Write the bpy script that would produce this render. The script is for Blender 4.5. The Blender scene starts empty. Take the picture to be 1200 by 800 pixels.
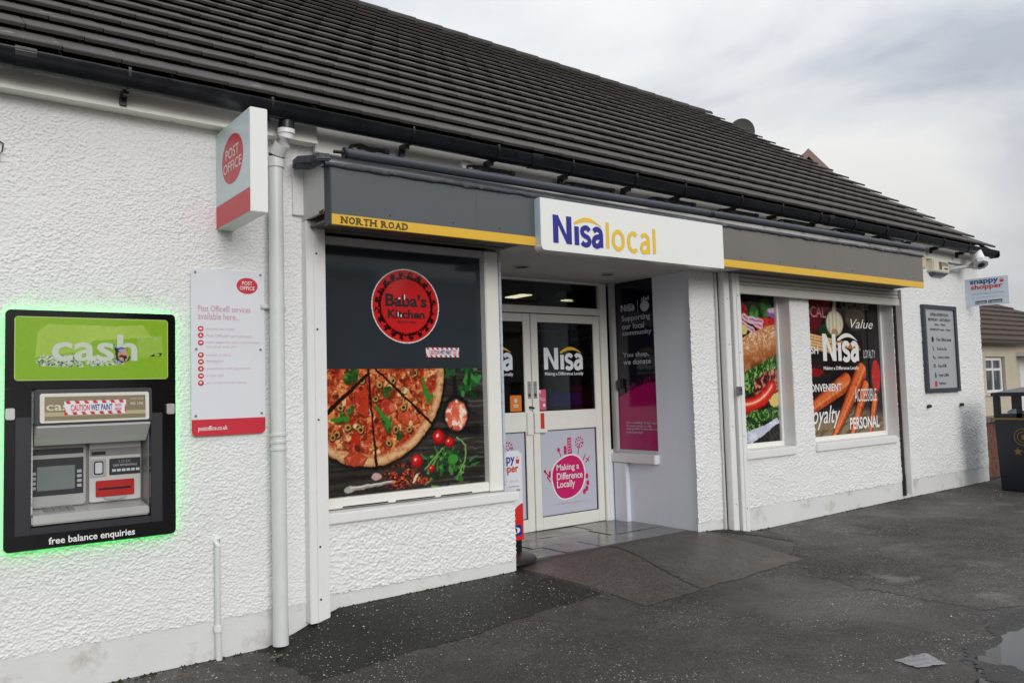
import bpy, bmesh, math, random
import numpy as np
from mathutils import Matrix, Vector

S = bpy.context.scene
COL = S.collection
R = math.radians
random.seed(7)

# ------------------------------------------------------------------ camera
YAW, PITCH, ROLL = 0.92450647, 0.06113421, -0.02832556
fw = Vector((math.cos(PITCH) * math.cos(YAW), math.cos(PITCH) * math.sin(YAW), math.sin(PITCH)))
rt = fw.cross(Vector((0, 0, 1))).normalized()
up = rt.cross(fw)
c_, s_ = math.cos(ROLL), math.sin(ROLL)
r2, u2 = c_ * rt + s_ * up, -s_ * rt + c_ * up
cd = bpy.data.cameras.new('camera')
cam = bpy.data.objects.new('camera', cd)
COL.objects.link(cam)
cam.matrix_world = Matrix(((r2.x, u2.x, -fw.x, 0), (r2.y, u2.y, -fw.y, 0), (r2.z, u2.z, -fw.z, 1.6), (0, 0, 0, 1)))
cd.sensor_fit = 'HORIZONTAL'
cd.sensor_width = 36
cd.lens = 956.3 / 1200 * 36
cd.clip_start = 0.05
cd.clip_end = 2000
S.camera = cam

# ------------------------------------------------------------------ sky and sun
SUN_EL, SUN_AZ = R(21), R(188)      # azimuth measured from +Y towards +X: soft sun square on to the shop front
W = bpy.data.worlds.new('World')
S.world = W
W.use_nodes = True
nt = W.node_tree
for n in list(nt.nodes):
    nt.nodes.remove(n)
def wn(t, **k):
    n = nt.nodes.new(t)
    for a, b in k.items():
        setattr(n, a, b)
    return n
L = nt.links.new
out = wn('ShaderNodeOutputWorld')
bg = wn('ShaderNodeBackground')
sky = wn('ShaderNodeTexSky', sky_type='NISHITA', sun_disc=False, sun_elevation=SUN_EL, sun_rotation=SUN_AZ, air_density=1.0, dust_density=2.0)
tc = wn('ShaderNodeTexCoord')
sep = wn('ShaderNodeSeparateXYZ')
L(tc.outputs['Generated'], sep.inputs[0])
mp = wn('ShaderNodeMapping')
mp.inputs['Scale'].default_value = (1.0, 1.0, 2.1)
mp.inputs['Location'].default_value = (2.7, 1.1, 0.5)
L(tc.outputs['Generated'], mp.inputs[0])
nz = wn('ShaderNodeTexNoise')
nz.inputs['Scale'].default_value = 2.1
nz.inputs['Detail'].default_value = 7
nz.inputs['Roughness'].default_value = 0.5
nz.inputs['Distortion'].default_value = 0.45
L(mp.outputs[0], nz.inputs['Vector'])
cr = wn('ShaderNodeValToRGB')
e = cr.color_ramp.elements
e[0].position, e[0].color = 0.40, (0.47, 0.51, 0.58, 1)
e[1].position, e[1].color = 0.64, (0.89, 0.885, 0.87, 1)
m_ = cr.color_ramp.elements.new(0.50)
m_.color = (0.705, 0.725, 0.755, 1)
L(nz.outputs['Fac'], cr.inputs[0])
# overcast luminance: (1 + 2 sin e) / 3, brightest overhead
mx = wn('ShaderNodeMath', operation='MAXIMUM'); mx.inputs[1].default_value = 0.0
L(sep.outputs['Z'], mx.inputs[0])
ma = wn('ShaderNodeMath', operation='MULTIPLY_ADD'); ma.inputs[1].default_value = 1.35; ma.inputs[2].default_value = 0.62
L(mx.outputs[0], ma.inputs[0])
vm = wn('ShaderNodeVectorMath', operation='SCALE')
L(cr.outputs[0], vm.inputs[0]); L(ma.outputs[0], vm.inputs['Scale'])
vs = wn('ShaderNodeVectorMath', operation='SCALE'); vs.inputs['Scale'].default_value = 10.0
L(vm.outputs[0], vs.inputs[0])
mixs = wn('ShaderNodeMix', data_type='RGBA')
mixs.inputs[0].default_value = 0.94
L(sky.outputs[0], mixs.inputs['A']); L(vs.outputs[0], mixs.inputs['B'])
L(mixs.outputs['Result'], bg.inputs[0])
bg.inputs[1].default_value = 0.1
L(bg.outputs[0], out.inputs[0])

sd = bpy.data.lights.new('sun', 'SUN')
sd.energy = 1.25
sd.angle = R(30)
sd.color = (1.0, 0.98, 0.95)
so = bpy.data.objects.new('sun', sd)
COL.objects.link(so)
sdir = Vector((math.sin(SUN_AZ) * math.cos(SUN_EL), math.cos(SUN_AZ) * math.cos(SUN_EL), math.sin(SUN_EL)))
so.rotation_euler = sdir.to_track_quat('Z', 'Y').to_euler()
so.location = (-5, -10, 20)

S.view_settings.view_transform = 'Standard'
S.view_settings.look = 'None'
S.view_settings.exposure = 0.05
S.view_settings.gamma = 1.0
S.view_settings.use_curve_mapping = False
try:
    S.cycles.max_bounces = 6
    S.cycles.transparent_max_bounces = 12
except Exception:
    pass

# ------------------------------------------------------------------ helpers: colour, noise, materials
def lin1(v):
    v /= 255.0
    return v / 12.92 if v <= 0.04045 else ((v + 0.055) / 1.055) ** 2.4
def lin(r, g, b):
    return (lin1(r), lin1(g), lin1(b))

def hsh(ix, iy, seed):
    n = (ix.astype(np.int64) * 374761393 + iy.astype(np.int64) * 668265263 + seed * 982451653) & 0xffffffff
    n = ((n ^ (n >> 13)) * 1274126177) & 0xffffffff
    n = (n ^ (n >> 16)) & 0xffffffff
    return n / 4294967295.0
def vn(x, y, seed=0):
    x = np.asarray(x, float); y = np.asarray(y, float)
    ix, iy = np.floor(x), np.floor(y)
    fx, fy = x - ix, y - iy
    fx = fx * fx * (3 - 2 * fx); fy = fy * fy * (3 - 2 * fy)
    a, b = hsh(ix, iy, seed), hsh(ix + 1, iy, seed)
    c, d = hsh(ix, iy + 1, seed), hsh(ix + 1, iy + 1, seed)
    return (a * (1 - fx) + b * fx) * (1 - fy) + (c * (1 - fx) + d * fx) * fy
def fbm(x, y, seed=0, o=4):
    t, a, s = 0, 0.5, 0
    for i in range(o):
        t = t + a * vn(x * 2 ** i, y * 2 ** i, seed + i); s += a; a *= 0.5
    return t / s
def cell(x, y, seed=0):
    """distance to the nearest scattered point and that point's own random value"""
    ix, iy = np.floor(x), np.floor(y)
    best = np.full(np.shape(x), 9.0); val = np.zeros(np.shape(x))
    for dx in (-1, 0, 1):
        for dy in (-1, 0, 1):
            jx, jy = ix + dx, iy + dy
            d = np.hypot(jx + hsh(jx, jy, seed) - x, jy + hsh(jx, jy, seed + 1) - y)
            m = d < best
            best = np.where(m, d, best); val = np.where(m, hsh(jx, jy, seed + 2), val)
    return best, val
def sstep(a, b, x):
    t = np.clip((x - a) / (b - a), 0, 1)
    return t * t * (3 - 2 * t)

MATS = {}
def M(name, col, rough=0.5, spec=0.5, metal=0.0, var=None, bump=None, emit=None, coat=0.0, rvar=None, dirt=None):
    """procedural Principled material; col is an sRGB 0-255 triple. var=(scale, amount); bump=(scale, strength, distance, detail)"""
    if name in MATS:
        return MATS[name]
    m = bpy.data.materials.new(name)
    m.use_nodes = True
    t = m.node_tree
    b = t.nodes['Principled BSDF']
    c = lin(*col)
    b.inputs['Base Color'].default_value = (*c, 1)
    b.inputs['Roughness'].default_value = rough
    b.inputs['Specular IOR Level'].default_value = spec
    b.inputs['Metallic'].default_value = metal
    b.inputs['Coat Weight'].default_value = coat
    tcn = None
    def coords():
        nonlocal tcn
        if tcn is None:
            tcn = t.nodes.new('ShaderNodeNewGeometry')
        return tcn.outputs['Position']
    def noise(sc, det=5, rgh=0.6):
        n = t.nodes.new('ShaderNodeTexNoise')
        n.inputs['Scale'].default_value = sc
        n.inputs['Detail'].default_value = det
        n.inputs['Roughness'].default_value = rgh
        t.links.new(coords(), n.inputs['Vector'])
        return n.outputs['Fac']
    colsock = None
    if var:
        rp = t.nodes.new('ShaderNodeMapRange')
        rp.inputs['From Min'].default_value = 0.3; rp.inputs['From Max'].default_value = 0.7
        rp.inputs['To Min'].default_value = 1 - var[1]; rp.inputs['To Max'].default_value = 1 + var[1]
        t.links.new(noise(var[0], 8, 0.65), rp.inputs['Value'])
        v = t.nodes.new('ShaderNodeVectorMath'); v.operation = 'SCALE'
        v.inputs[0].default_value = c
        t.links.new(rp.outputs[0], v.inputs['Scale'])
        colsock = v.outputs[0]
    if dirt:   # (scale, threshold, colour)
        rp = t.nodes.new('ShaderNodeMapRange')
        rp.inputs['From Min'].default_value = dirt[1]; rp.inputs['From Max'].default_value = dirt[1] + 0.16
        t.links.new(noise(dirt[0], 9, 0.7), rp.inputs['Value'])
        mm = t.nodes.new('ShaderNodeMix'); mm.data_type = 'RGBA'
        if colsock: t.links.new(colsock, mm.inputs['A'])
        else: mm.inputs['A'].default_value = (*c, 1)
        mm.inputs['B'].default_value = (*lin(*dirt[2]), 1)
        t.links.new(rp.outputs[0], mm.inputs[0])
        colsock = mm.outputs['Result']
    if colsock:
        t.links.new(colsock, b.inputs['Base Color'])
    if rvar:
        rp = t.nodes.new('ShaderNodeMapRange')
        rp.inputs['From Min'].default_value = 0.35; rp.inputs['From Max'].default_value = 0.65
        rp.inputs['To Min'].default_value = rvar[1]; rp.inputs['To Max'].default_value = rvar[2]
        t.links.new(noise(rvar[0], 5), rp.inputs['Value'])
        t.links.new(rp.outputs[0], b.inputs['Roughness'])
    if bump:
        bn = t.nodes.new('ShaderNodeBump')
        bn.inputs['Strength'].default_value = bump[1]
        bn.inputs['Distance'].default_value = bump[2]
        t.links.new(noise(bump[0], bump[3] if len(bump) > 3 else 5), bn.inputs['Height'])
        t.links.new(bn.outputs[0], b.inputs['Normal'])
    if emit:
        b.inputs['Emission Color'].default_value = (*lin(*emit[0]), 1)
        b.inputs['Emission Strength'].default_value = emit[1]
    MATS[name] = m
    return m

# ------------------------------------------------------------------ helpers: mesh
def link_obj(name, me, parent=None):
    o = bpy.data.objects.new(name, me)
    COL.objects.link(o)
    if parent is not None:
        o.parent = parent
        if parent.type == 'EMPTY':
            o.matrix_parent_inverse = Matrix.Translation(-parent.location)
    return o
def tag(o, label=None, cat=None, group=None, kind=None):
    if label: o['label'] = label
    if cat: o['category'] = cat
    if group: o['group'] = group
    if kind: o['kind'] = kind
    return o
def thing(name, loc, label, cat, group=None):
    o = bpy.data.objects.new(name, None)
    COL.objects.link(o)
    o.empty_display_size = 0.1
    o.location = loc
    return tag(o, label, cat, group)

class B:
    def __init__(s):
        s.v = []; s.f = []
    def add(s, vs, fs):
        k = len(s.v)
        s.v += [tuple(v) for v in vs]
        s.f += [tuple(i + k for i in f) for f in fs]
        return s
    def box(s, x0, x1, y0, y1, z0, z1):
        return s.add([(x0, y0, z0), (x1, y0, z0), (x1, y1, z0), (x0, y1, z0), (x0, y0, z1), (x1, y0, z1), (x1, y1, z1), (x0, y1, z1)],
                     [(0, 3, 2, 1), (4, 5, 6, 7), (0, 1, 5, 4), (1, 2, 6, 5), (2, 3, 7, 6), (3, 0, 4, 7)])
    def hexa(s, p):
        return s.add(p, [(0, 3, 2, 1), (4, 5, 6, 7), (0, 1, 5, 4), (1, 2, 6, 5), (2, 3, 7, 6), (3, 0, 4, 7)])
    def tube(s, path, r, n=12, caps=True):
        path = [Vector(p) for p in path]
        rs = r if isinstance(r, (list, tuple)) else [r] * len(path)
        rings = []
        for i, p in enumerate(path):
            a = path[max(i - 1, 0)]; b = path[min(i + 1, len(path) - 1)]
            d = (b - a).normalized()
            h = Vector((0, 0, 1)) if abs(d.z) < 0.9 else Vector((1, 0, 0))
            u = d.cross(h).normalized(); w = d.cross(u)
            rings.append([p + rs[i] * (math.cos(2 * math.pi * k / n) * u + math.sin(2 * math.pi * k / n) * w) for k in range(n)])
        vs = [v for ring in rings for v in ring]
        fs = [(i * n + k, i * n + (k + 1) % n, (i + 1) * n + (k + 1) % n, (i + 1) * n + k) for i in range(len(path) - 1) for k in range(n)]
        if caps:
            fs.append(tuple(range(n))[::-1]); fs.append(tuple((len(path) - 1) * n + k for k in range(n)))
        return s.add(vs, fs)
    def prism(s, pts, place, d0, d1):
        n = len(pts)
        vs = [place(a, b, d0) for a, b in pts] + [place(a, b, d1) for a, b in pts]
        fs = [tuple(range(n)), tuple(range(n, 2 * n))[::-1]] + [(i, (i + 1) % n, n + (i + 1) % n, n + i) for i in range(n)]
        return s.add(vs, fs)
    def build(s, name, mat, parent=None, smooth=False, bevel=0.0, seg=2):
        me = bpy.data.meshes.new(name)
        me.from_pydata(s.v, [], s.f)
        bm = bmesh.new(); bm.from_mesh(me)
        bmesh.ops.recalc_face_normals(bm, faces=bm.faces)
        if bevel:
            bmesh.ops.bevel(bm, geom=[e for e in bm.edges if e.is_manifold and e.calc_face_angle(0) > 0.6], offset=bevel, segments=seg, affect='EDGES', clamp_overlap=True)
        bm.to_mesh(me); bm.free()
        if smooth:
            me.shade_smooth()
            if smooth != 'all':
                me.set_sharp_from_angle(angle=R(40))
        me.materials.append(mat)
        return link_obj(name, me, parent)

def box(name, x0, x1, y0, y1, z0, z1, mat, parent=None, bevel=0.0):
    return B().box(x0, x1, y0, y1, z0, z1).build(name, mat, parent, bevel=bevel)
def PY(y):      # plane facing the street: a = X, b = Z, d = distance out of the plane
    return lambda a, b, d=0: (a, y - d, b)
def PX(x):      # plane facing back along -X: a = -Y, b = Z
    return lambda a, b, d=0: (x - d, -a, b)
def rrect(a0, a1, b0, b1, r, n=5, corners='1111'):
    pts = []
    for k, (cx, cy, st, f) in enumerate([(a1 - r, b1 - r, 0, corners[0]), (a0 + r, b1 - r, 90, corners[1]), (a0 + r, b0 + r, 180, corners[2]), (a1 - r, b0 + r, 270, corners[3])]):
        if f == '1':
            pts += [(cx + r * math.cos(R(st + 90 * i / n)), cy + r * math.sin(R(st + 90 * i / n))) for i in range(n + 1)]
        else:
            pts.append([(a1, b1), (a0, b1), (a0, b0), (a1, b0)][k])
    return pts
def ell(ca, cb, ra, rb, n=28):
    return [(ca + ra * math.cos(2 * math.pi * i / n), cb + rb * math.sin(2 * math.pi * i / n)) for i in range(n)]
def rect(a0, a1, b0, b1):
    return [(a1, b1), (a0, b1), (a0, b0), (a1, b0)]
def flat(name, polys, place, mat, parent, d=0.001, t=0.001):
    b = B()
    for p in polys:
        b.prism(p, place, d, d + t)
    return b.build(name, mat, parent)
def text(name, s, a0, a1, b0, b1, place, mat, parent, bold=0.0, d=0.002, t=0.001, shear=0.0):
    """built-in font fitted to the box a0..a1, b0..b1 of a plane"""
    cu = bpy.data.curves.new(name, 'FONT')
    cu.body = s; cu.offset = bold; cu.resolution_u = 3; cu.shear = shear
    cu.space_line = 0.85
    ob = bpy.data.objects.new(name, cu)
    me = bpy.data.meshes.new_from_object(ob)
    bpy.data.objects.remove(ob)
    n = len(me.vertices)
    co = np.empty(n * 3); me.vertices.foreach_get('co', co); co = co.reshape(-1, 3)
    lo, hi = co.min(0), co.max(0)
    q = np.empty_like(co)
    A = a0 + (co[:, 0] - lo[0]) / (hi[0] - lo[0]) * (a1 - a0)
    Bz = b0 + (co[:, 1] - lo[1]) / (hi[1] - lo[1]) * (b1 - b0)
    for i in range(n):
        q[i] = place(A[i], Bz[i], d + t)
    me.vertices.foreach_set('co', q.ravel())
    me.materials.clear(); me.materials.append(mat)
    bpy.data.curves.remove(cu)
    return link_obj(name, me, parent)
def smooth_path(pts, closed=False, k=6):
    P = [np.array(p, float) for p in pts]
    n = len(P); out_ = []
    rng_ = range(n if closed else n - 1)
    for i in rng_:
        p1, p2 = P[i], P[(i + 1) % n]
        p0 = P[(i - 1) % n] if (closed or i > 0) else p1
        p3 = P[(i + 2) % n] if (closed or i < n - 2) else p2
        for j in range(k):
            t = j / k
            out_.append(.5 * (2 * p1 + (p2 - p0) * t + (2 * p0 - 5 * p1 + 4 * p2 - p3) * t * t + (3 * p1 - p0 - 3 * p2 + p3) * t ** 3))
    if not closed: out_.append(P[-1])
    return out_
GLYPH = {'s': [([(.90, .80), (.72, .92), (.45, .94), (.2, .86), (.13, .72), (.24, .58), (.5, .5), (.78, .42), (.88, .27), (.78, .12), (.5, .06), (.25, .09), (.08, .18)], False)],
         'a': [([(.14, .82), (.32, .92), (.52, .94), (.76, .86), (.84, .68), (.84, .40), (.84, .20), (.84, 0)], False), ([(.82, .55), (.55, .55), (.26, .47), (.13, .30), (.18, .13), (.38, .06), (.62, .11), (.82, .30)], False)],
         'o': [([(.5, .94), (.18, .78), (.10, .5), (.18, .22), (.5, .06), (.82, .22), (.90, .5), (.82, .78)], True)],
         'c': [([(.92, .84), (.72, .93), (.5, .94), (.20, .80), (.10, .5), (.20, .20), (.5, .06), (.72, .07), (.92, .16)], False)]}
def glyph(name, ch, a0, a1, b0, b1, place, mat, parent, width, d=.002, t=.001):
    b_ = B()
    for gi, (pts, closed) in enumerate(GLYPH[ch]):
        d = d + gi * .0005
        q = smooth_path([(a0 + width * .1 + p * (a1 - a0 - width * .2), b0 + z * (b1 - b0)) for p, z in pts], closed)
        n = len(q); vs = []
        for i in range(n):
            u = (q[(i + 1) % n] - q[i - 1]) if closed else (q[min(i + 1, n - 1)] - q[max(i - 1, 0)])
            u = u / (np.hypot(*u) + 1e-9); nn = np.array([-u[1], u[0]]) * width / 2
            vs += [place(*(q[i] + nn), d + t), place(*(q[i] - nn), d + t)]
        b_.add(vs, [(2 * i, 2 * i + 1, (2 * i + 3) % (2 * n), (2 * i + 2) % (2 * n)) for i in range(n if closed else n - 1)])
    return b_.build(name, mat, parent)
def painted(name, a0, a1, b0, b1, step, func, place, mat, parent, d=0.0, keep=None):
    """flat print: a fine sheet whose vertices carry the printed colours"""
    na, nb = max(2, int((a1 - a0) / step)), max(2, int((b1 - b0) / step))
    A, Bz = np.meshgrid(np.linspace(a0, a1, na + 1), np.linspace(b0, b1, nb + 1))
    colr = func(A, Bz)
    colr = np.clip(colr, 0, 255) / 255.0
    colr = np.where(colr <= 0.04045, colr / 12.92, ((colr + 0.055) / 1.055) ** 2.4)
    pts = np.array([place(a, b, d) for a, b in zip(A.ravel(), Bz.ravel())])
    return grid_obj(name, pts, na, nb, mat, parent, colr.reshape(-1, 3), keep(A, Bz) if keep else None)
def grid_obj(name, pts, na, nb, mat, parent, colr=None, keepv=None, smooth=False):
    idx = np.arange((na + 1) * (nb + 1)).reshape(nb + 1, na + 1)
    f = np.stack([idx[:-1, :-1], idx[:-1, 1:], idx[1:, 1:], idx[1:, :-1]], -1).reshape(-1, 4)
    if keepv is not None:
        kv = keepv.ravel()
        f = f[kv[f].all(1)]
    me = bpy.data.meshes.new(name)
    me.vertices.add(len(pts)); me.vertices.foreach_set('co', np.ascontiguousarray(pts, float).ravel())
    me.loops.add(f.size); me.loops.foreach_set('vertex_index', f.ravel().astype(np.int32))
    me.polygons.add(len(f)); me.polygons.foreach_set('loop_start', (np.arange(len(f)) * 4).astype(np.int32))
    me.update(calc_edges=True)
    if colr is not None:
        at = me.attributes.new('print', 'FLOAT_COLOR', 'POINT')
        rgba = np.ones((len(pts), 4)); rgba[:, :3] = colr
        at.data.foreach_set('color', rgba.ravel())
    if smooth:
        me.shade_smooth()
    me.materials.append(mat)
    return link_obj(name, me, parent)
def blend(c, mask, col):
    m = mask[..., None]
    return c * (1 - m) + np.asarray(col, float) * m
def inpoly(A, Bz, poly):
    r = np.zeros(A.shape, bool)
    j = len(poly) - 1
    for i in range(len(poly)):
        xi, yi = poly[i]; xj, yj = poly[j]
        if yi != yj:
            c = ((yi > Bz) != (yj > Bz)) & (A < (xj - xi) * (Bz - yi) / (yj - yi) + xi)
            r ^= c
        j = i
    return r.astype(float)
def inell(A, Bz, ca, cb, ra, rb, rot=0, soft=0.12):
    c, s = math.cos(rot), math.sin(rot)
    u = ((A - ca) * c + (Bz - cb) * s) / ra; v = (-(A - ca) * s + (Bz - cb) * c) / rb
    return 1 - sstep(1 - soft, 1 + soft, np.sqrt(u * u + v * v))
def seg(A, Bz, p, q, w0, w1=None):
    w1 = w0 if w1 is None else w1
    px, py = p; dx, dy = q[0] - px, q[1] - py
    t = np.clip(((A - px) * dx + (Bz - py) * dy) / (dx * dx + dy * dy), 0, 1)
    dd = np.hypot(A - px - t * dx, Bz - py - t * dy)
    w = w0 + (w1 - w0) * t
    return 1 - sstep(w * 0.75, w * 1.15, dd)

def print_mat(name, rough, coat=0.0, noise=0.12, scale=60):
    m = bpy.data.materials.new(name); m.use_nodes = True
    t = m.node_tree; b = t.nodes['Principled BSDF']
    a = t.nodes.new('ShaderNodeAttribute'); a.attribute_name = 'print'
    g = t.nodes.new('ShaderNodeNewGeometry')
    n = t.nodes.new('ShaderNodeTexNoise'); n.inputs['Scale'].default_value = scale; n.inputs['Detail'].default_value = 6
    t.links.new(g.outputs['Position'], n.inputs['Vector'])
    r = t.nodes.new('ShaderNodeMapRange'); r.inputs['From Min'].default_value = 0.3; r.inputs['From Max'].default_value = 0.7
    r.inputs['To Min'].default_value = 1 - noise; r.inputs['To Max'].default_value = 1 + noise
    t.links.new(n.outputs['Fac'], r.inputs['Value'])
    v = t.nodes.new('ShaderNodeVectorMath'); v.operation = 'SCALE'
    t.links.new(a.outputs['Color'], v.inputs[0]); t.links.new(r.outputs[0], v.inputs['Scale'])
    t.links.new(v.outputs[0], b.inputs['Base Color'])
    b.inputs['Roughness'].default_value = rough
    b.inputs['Specular IOR Level'].default_value = 0.4
    b.inputs['Coat Weight'].default_value = coat
    b.inputs['Coat Roughness'].default_value = 0.03
    return m

# ------------------------------------------------------------------ materials
def asphalt(name, dark, light, chip, chip_amt, wet=(0.32, 0.62), scale=1.0, dust=0.0):
    m = bpy.data.materials.new(name); m.use_nodes = True
    t = m.node_tree; b = t.nodes['Principled BSDF']
    N = t.nodes.new; K = t.links.new
    g = N('ShaderNodeNewGeometry').outputs['Position']
    def noise(s, det=6, r=0.6):
        n = N('ShaderNodeTexNoise'); n.inputs['Scale'].default_value = s; n.inputs['Detail'].default_value = det; n.inputs['Roughness'].default_value = r
        K(g, n.inputs['Vector']); return n.outputs['Fac']
    def rng(s, a, b2, c=0.0, d=1.0):
        n = N('ShaderNodeMapRange'); n.inputs['From Min'].default_value = a; n.inputs['From Max'].default_value = b2
        n.inputs['To Min'].default_value = c; n.inputs['To Max'].default_value = d; K(s, n.inputs['Value']); return n.outputs[0]
    def mix(f, A, Bc):
        n = N('ShaderNodeMix'); n.data_type = 'RGBA'
        K(f, n.inputs[0])
        for s, v in (('A', A), ('B', Bc)):
            if isinstance(v, tuple): n.inputs[s].default_value = (*v, 1)
            else: K(v, n.inputs[s])
        return n.outputs['Result']
    def vor(s, feat='F1'):
        n = N('ShaderNodeTexVoronoi'); n.inputs['Scale'].default_value = s; n.feature = feat
        K(g, n.inputs['Vector']); return n
    c = mix(rng(noise(0.9, 8, 0.65), 0.36, 0.66), lin(*dark), lin(*light))
    c = mix(rng(noise(70 * scale, 3, 0.7), 0.45, 0.75, 0, 0.75), c, lin(*[min(255, v * 1.7) for v in light]))
    v1 = vor(85 * scale)                      # stone chips
    cs = N('ShaderNodeSeparateColor'); K(v1.outputs['Color'], cs.inputs[0])
    sel = N('ShaderNodeMath'); sel.operation = 'GREATER_THAN'; sel.inputs[1].default_value = 1 - chip_amt; K(cs.outputs[0], sel.inputs[0])
    core = rng(v1.outputs['Distance'], 0.42, 0.30)
    mu = N('ShaderNodeMath'); mu.operation = 'MULTIPLY'; K(sel.outputs[0], mu.inputs[0]); K(core, mu.inputs[1])
    patchy = N('ShaderNodeMath'); patchy.operation = 'MULTIPLY'; K(mu.outputs[0], patchy.inputs[0]); K(rng(noise(1.7, 5), 0.44, 0.60, 0.06, 1.0), patchy.inputs[1])
    c = mix(patchy.outputs[0], c, lin(*chip))
    v2 = vor(210 * scale)
    cs2 = N('ShaderNodeSeparateColor'); K(v2.outputs['Color'], cs2.inputs[0])
    s2 = N('ShaderNodeMath'); s2.operation = 'GREATER_THAN'; s2.inputs[1].default_value = 0.90; K(cs2.outputs[0], s2.inputs[0])
    f2 = N('ShaderNodeMath'); f2.operation = 'MULTIPLY'; f2.inputs[1].default_value = 0.55; K(s2.outputs[0], f2.inputs[0])
    c = mix(f2.outputs[0], c, lin(*[min(255, v * 2.1) for v in light]))
    c = mix(rng(noise(1.35, 7, 0.7), 0.54, 0.74, 0, .55), c, lin(*[min(255, v * 1.75) for v in light]))
    if dust:
        c = mix(rng(noise(1.9, 8, 0.72), 0.56, 0.68, 0, dust), c, lin(128, 126, 122))
    c = mix(rng(noise(6.5, 9, 0.75), 0.50, 0.66, 0, .38), c, lin(*[min(255, v * 1.6) for v in light]))
    c = mix(rng(noise(22, 8, 0.8), 0.52, 0.68, 0, .45), c, lin(*[v * .6 for v in dark]))
    K(c, b.inputs['Base Color'])
    K(rng(noise(0.75, 6, 0.6), 0.38, 0.62, wet[0], wet[1]), b.inputs['Roughness'])
    b.inputs['Specular IOR Level'].default_value = 0.38
    ad = N('ShaderNodeMath'); ad.operation = 'MULTIPLY_ADD'; ad.inputs[1].default_value = -0.6; K(v1.outputs['Distance'], ad.inputs[0]); K(noise(160 * scale, 4), ad.inputs[2])
    ad2 = N('ShaderNodeMath'); ad2.operation = 'MULTIPLY_ADD'; ad2.inputs[1].default_value = 1.6; K(noise(34 * scale, 4, .6), ad2.inputs[0]); K(ad.outputs[0], ad2.inputs[2])
    bn = N('ShaderNodeBump'); bn.inputs['Strength'].default_value = 0.7; bn.inputs['Distance'].default_value = 0.009
    K(ad2.outputs[0], bn.inputs['Height']); K(bn.outputs[0], b.inputs['Normal'])
    return m

m_asph = asphalt('car park asphalt', (28, 26, 25), (52, 49, 46), (214, 210, 200), 0.095, wet=(0.24, 0.60))
m_damp = asphalt('soaked asphalt', (22, 21, 20), (40, 38, 36), (150, 147, 140), 0.06, wet=(0.14, 0.42))
m_old = asphalt('old coarse asphalt', (30, 29, 28), (60, 58, 55), (164, 160, 152), 0.10, wet=(0.42, 0.82), scale=.7, dust=.6)
m_patch = asphalt('newer black asphalt', (14, 14, 13), (26, 26, 24), (206, 202, 192), 0.075, wet=(0.40, 0.7))
m_apron = asphalt('worn concrete apron', (47, 42, 38), (66, 60, 55), (112, 106, 98), 0.03, wet=(0.20, 0.50))
m_slab = M('wet grey paving slab', (92, 90, 87), 0.3, var=(9, 0.22), bump=(140, 0.18, 0.003), rvar=(2.2, 0.05, 0.30), dirt=(5, 0.56, (60, 56, 50)))
m_wall = M('white masonry paint on roughcast', (232, 232, 231), 0.55, 0.35, var=(1.1, 0.045), bump=(300, 0.3, 0.002), dirt=(2.6, 0.62, (204, 201, 192)))
m_plinth = M('white masonry paint on smooth render', (222, 222, 220), 0.5, 0.35, var=(1.6, 0.05), bump=(55, 0.35, 0.004), dirt=(4.2, 0.55, (186, 182, 172)))
m_smooth = M('smooth white painted wall', (233, 237, 245), 0.45, 0.35, var=(1.8, 0.03), bump=(45, 0.10, 0.003))  # the sky's bluish cast on these walls is tinted into the paint
m_wpaint = M('white gloss paint', (232, 232, 230), 0.32, 0.45, var=(7, 0.025), bump=(30, 0.06, 0.003), dirt=(8, 0.68, (190, 188, 182)))
m_upvc = M('aged cream upvc', (236, 235, 228), 0.35, 0.45, var=(5, 0.03), dirt=(9, 0.70, (186, 178, 158)))
m_pipe = M('white painted plastic pipe', (217, 219, 217), 0.35, 0.45, var=(6, 0.04), bump=(25, 0.08, 0.003), dirt=(10, 0.66, (186, 186, 178)))
m_soffit = M('grey white soffit board', (196, 194, 190), 0.6, 0.3, var=(3, 0.05), dirt=(4, 0.62, (150, 147, 140)))
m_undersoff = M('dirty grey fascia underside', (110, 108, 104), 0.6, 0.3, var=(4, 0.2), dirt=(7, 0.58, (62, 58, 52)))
m_board = M('white painted eaves board', (236, 235, 228), 0.45, 0.4, var=(3, 0.05), dirt=(5, 0.62, (170, 167, 158)))
m_gutter = M('black plastic gutter', (17, 19, 25), 0.30, 0.5, var=(7, 0.3), rvar=(6, 0.18, 0.42))
m_tile = M('dark grey concrete roof tile', (69, 64, 61), 0.7, 0.35, var=(2.6, 0.26), bump=(170, 0.35, 0.003), dirt=(11, 0.685, (116, 114, 108)))
m_ridge = M('grey ridge tile', (66, 64, 61), 0.8, 0.3, var=(5, 0.2), bump=(90, 0.4, 0.005))
m_fasciab = M('brownish grey sign panel', (110, 104, 96), 0.34, 0.6, var=(1.4, 0.06), coat=.35)  # right-hand panels get a lighter, browner grey than the left
m_fascia = M('satin charcoal sign panel', (80, 84, 88), 0.34, 0.6, var=(1.4, 0.06), coat=.35, dirt=(6, .64, (108, 110, 110)))
m_fascia_edge = M('dark grey sign edge', (52, 54, 58), 0.4)
m_yellow = M('yellow vinyl stripe', (228, 182, 56), 0.35, var=(3, 0.03))
m_brownprint = M('brown print', (78, 62, 34), 0.4)
m_acrylic = M('white acrylic sign face', (238, 238, 234), 0.25, 0.5, var=(2, 0.012))
m_ret = M('pale grey metal return', (196, 195, 196), 0.4, 0.5, var=(4, 0.05), dirt=(9, 0.66, (140, 118, 96)))
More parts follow.
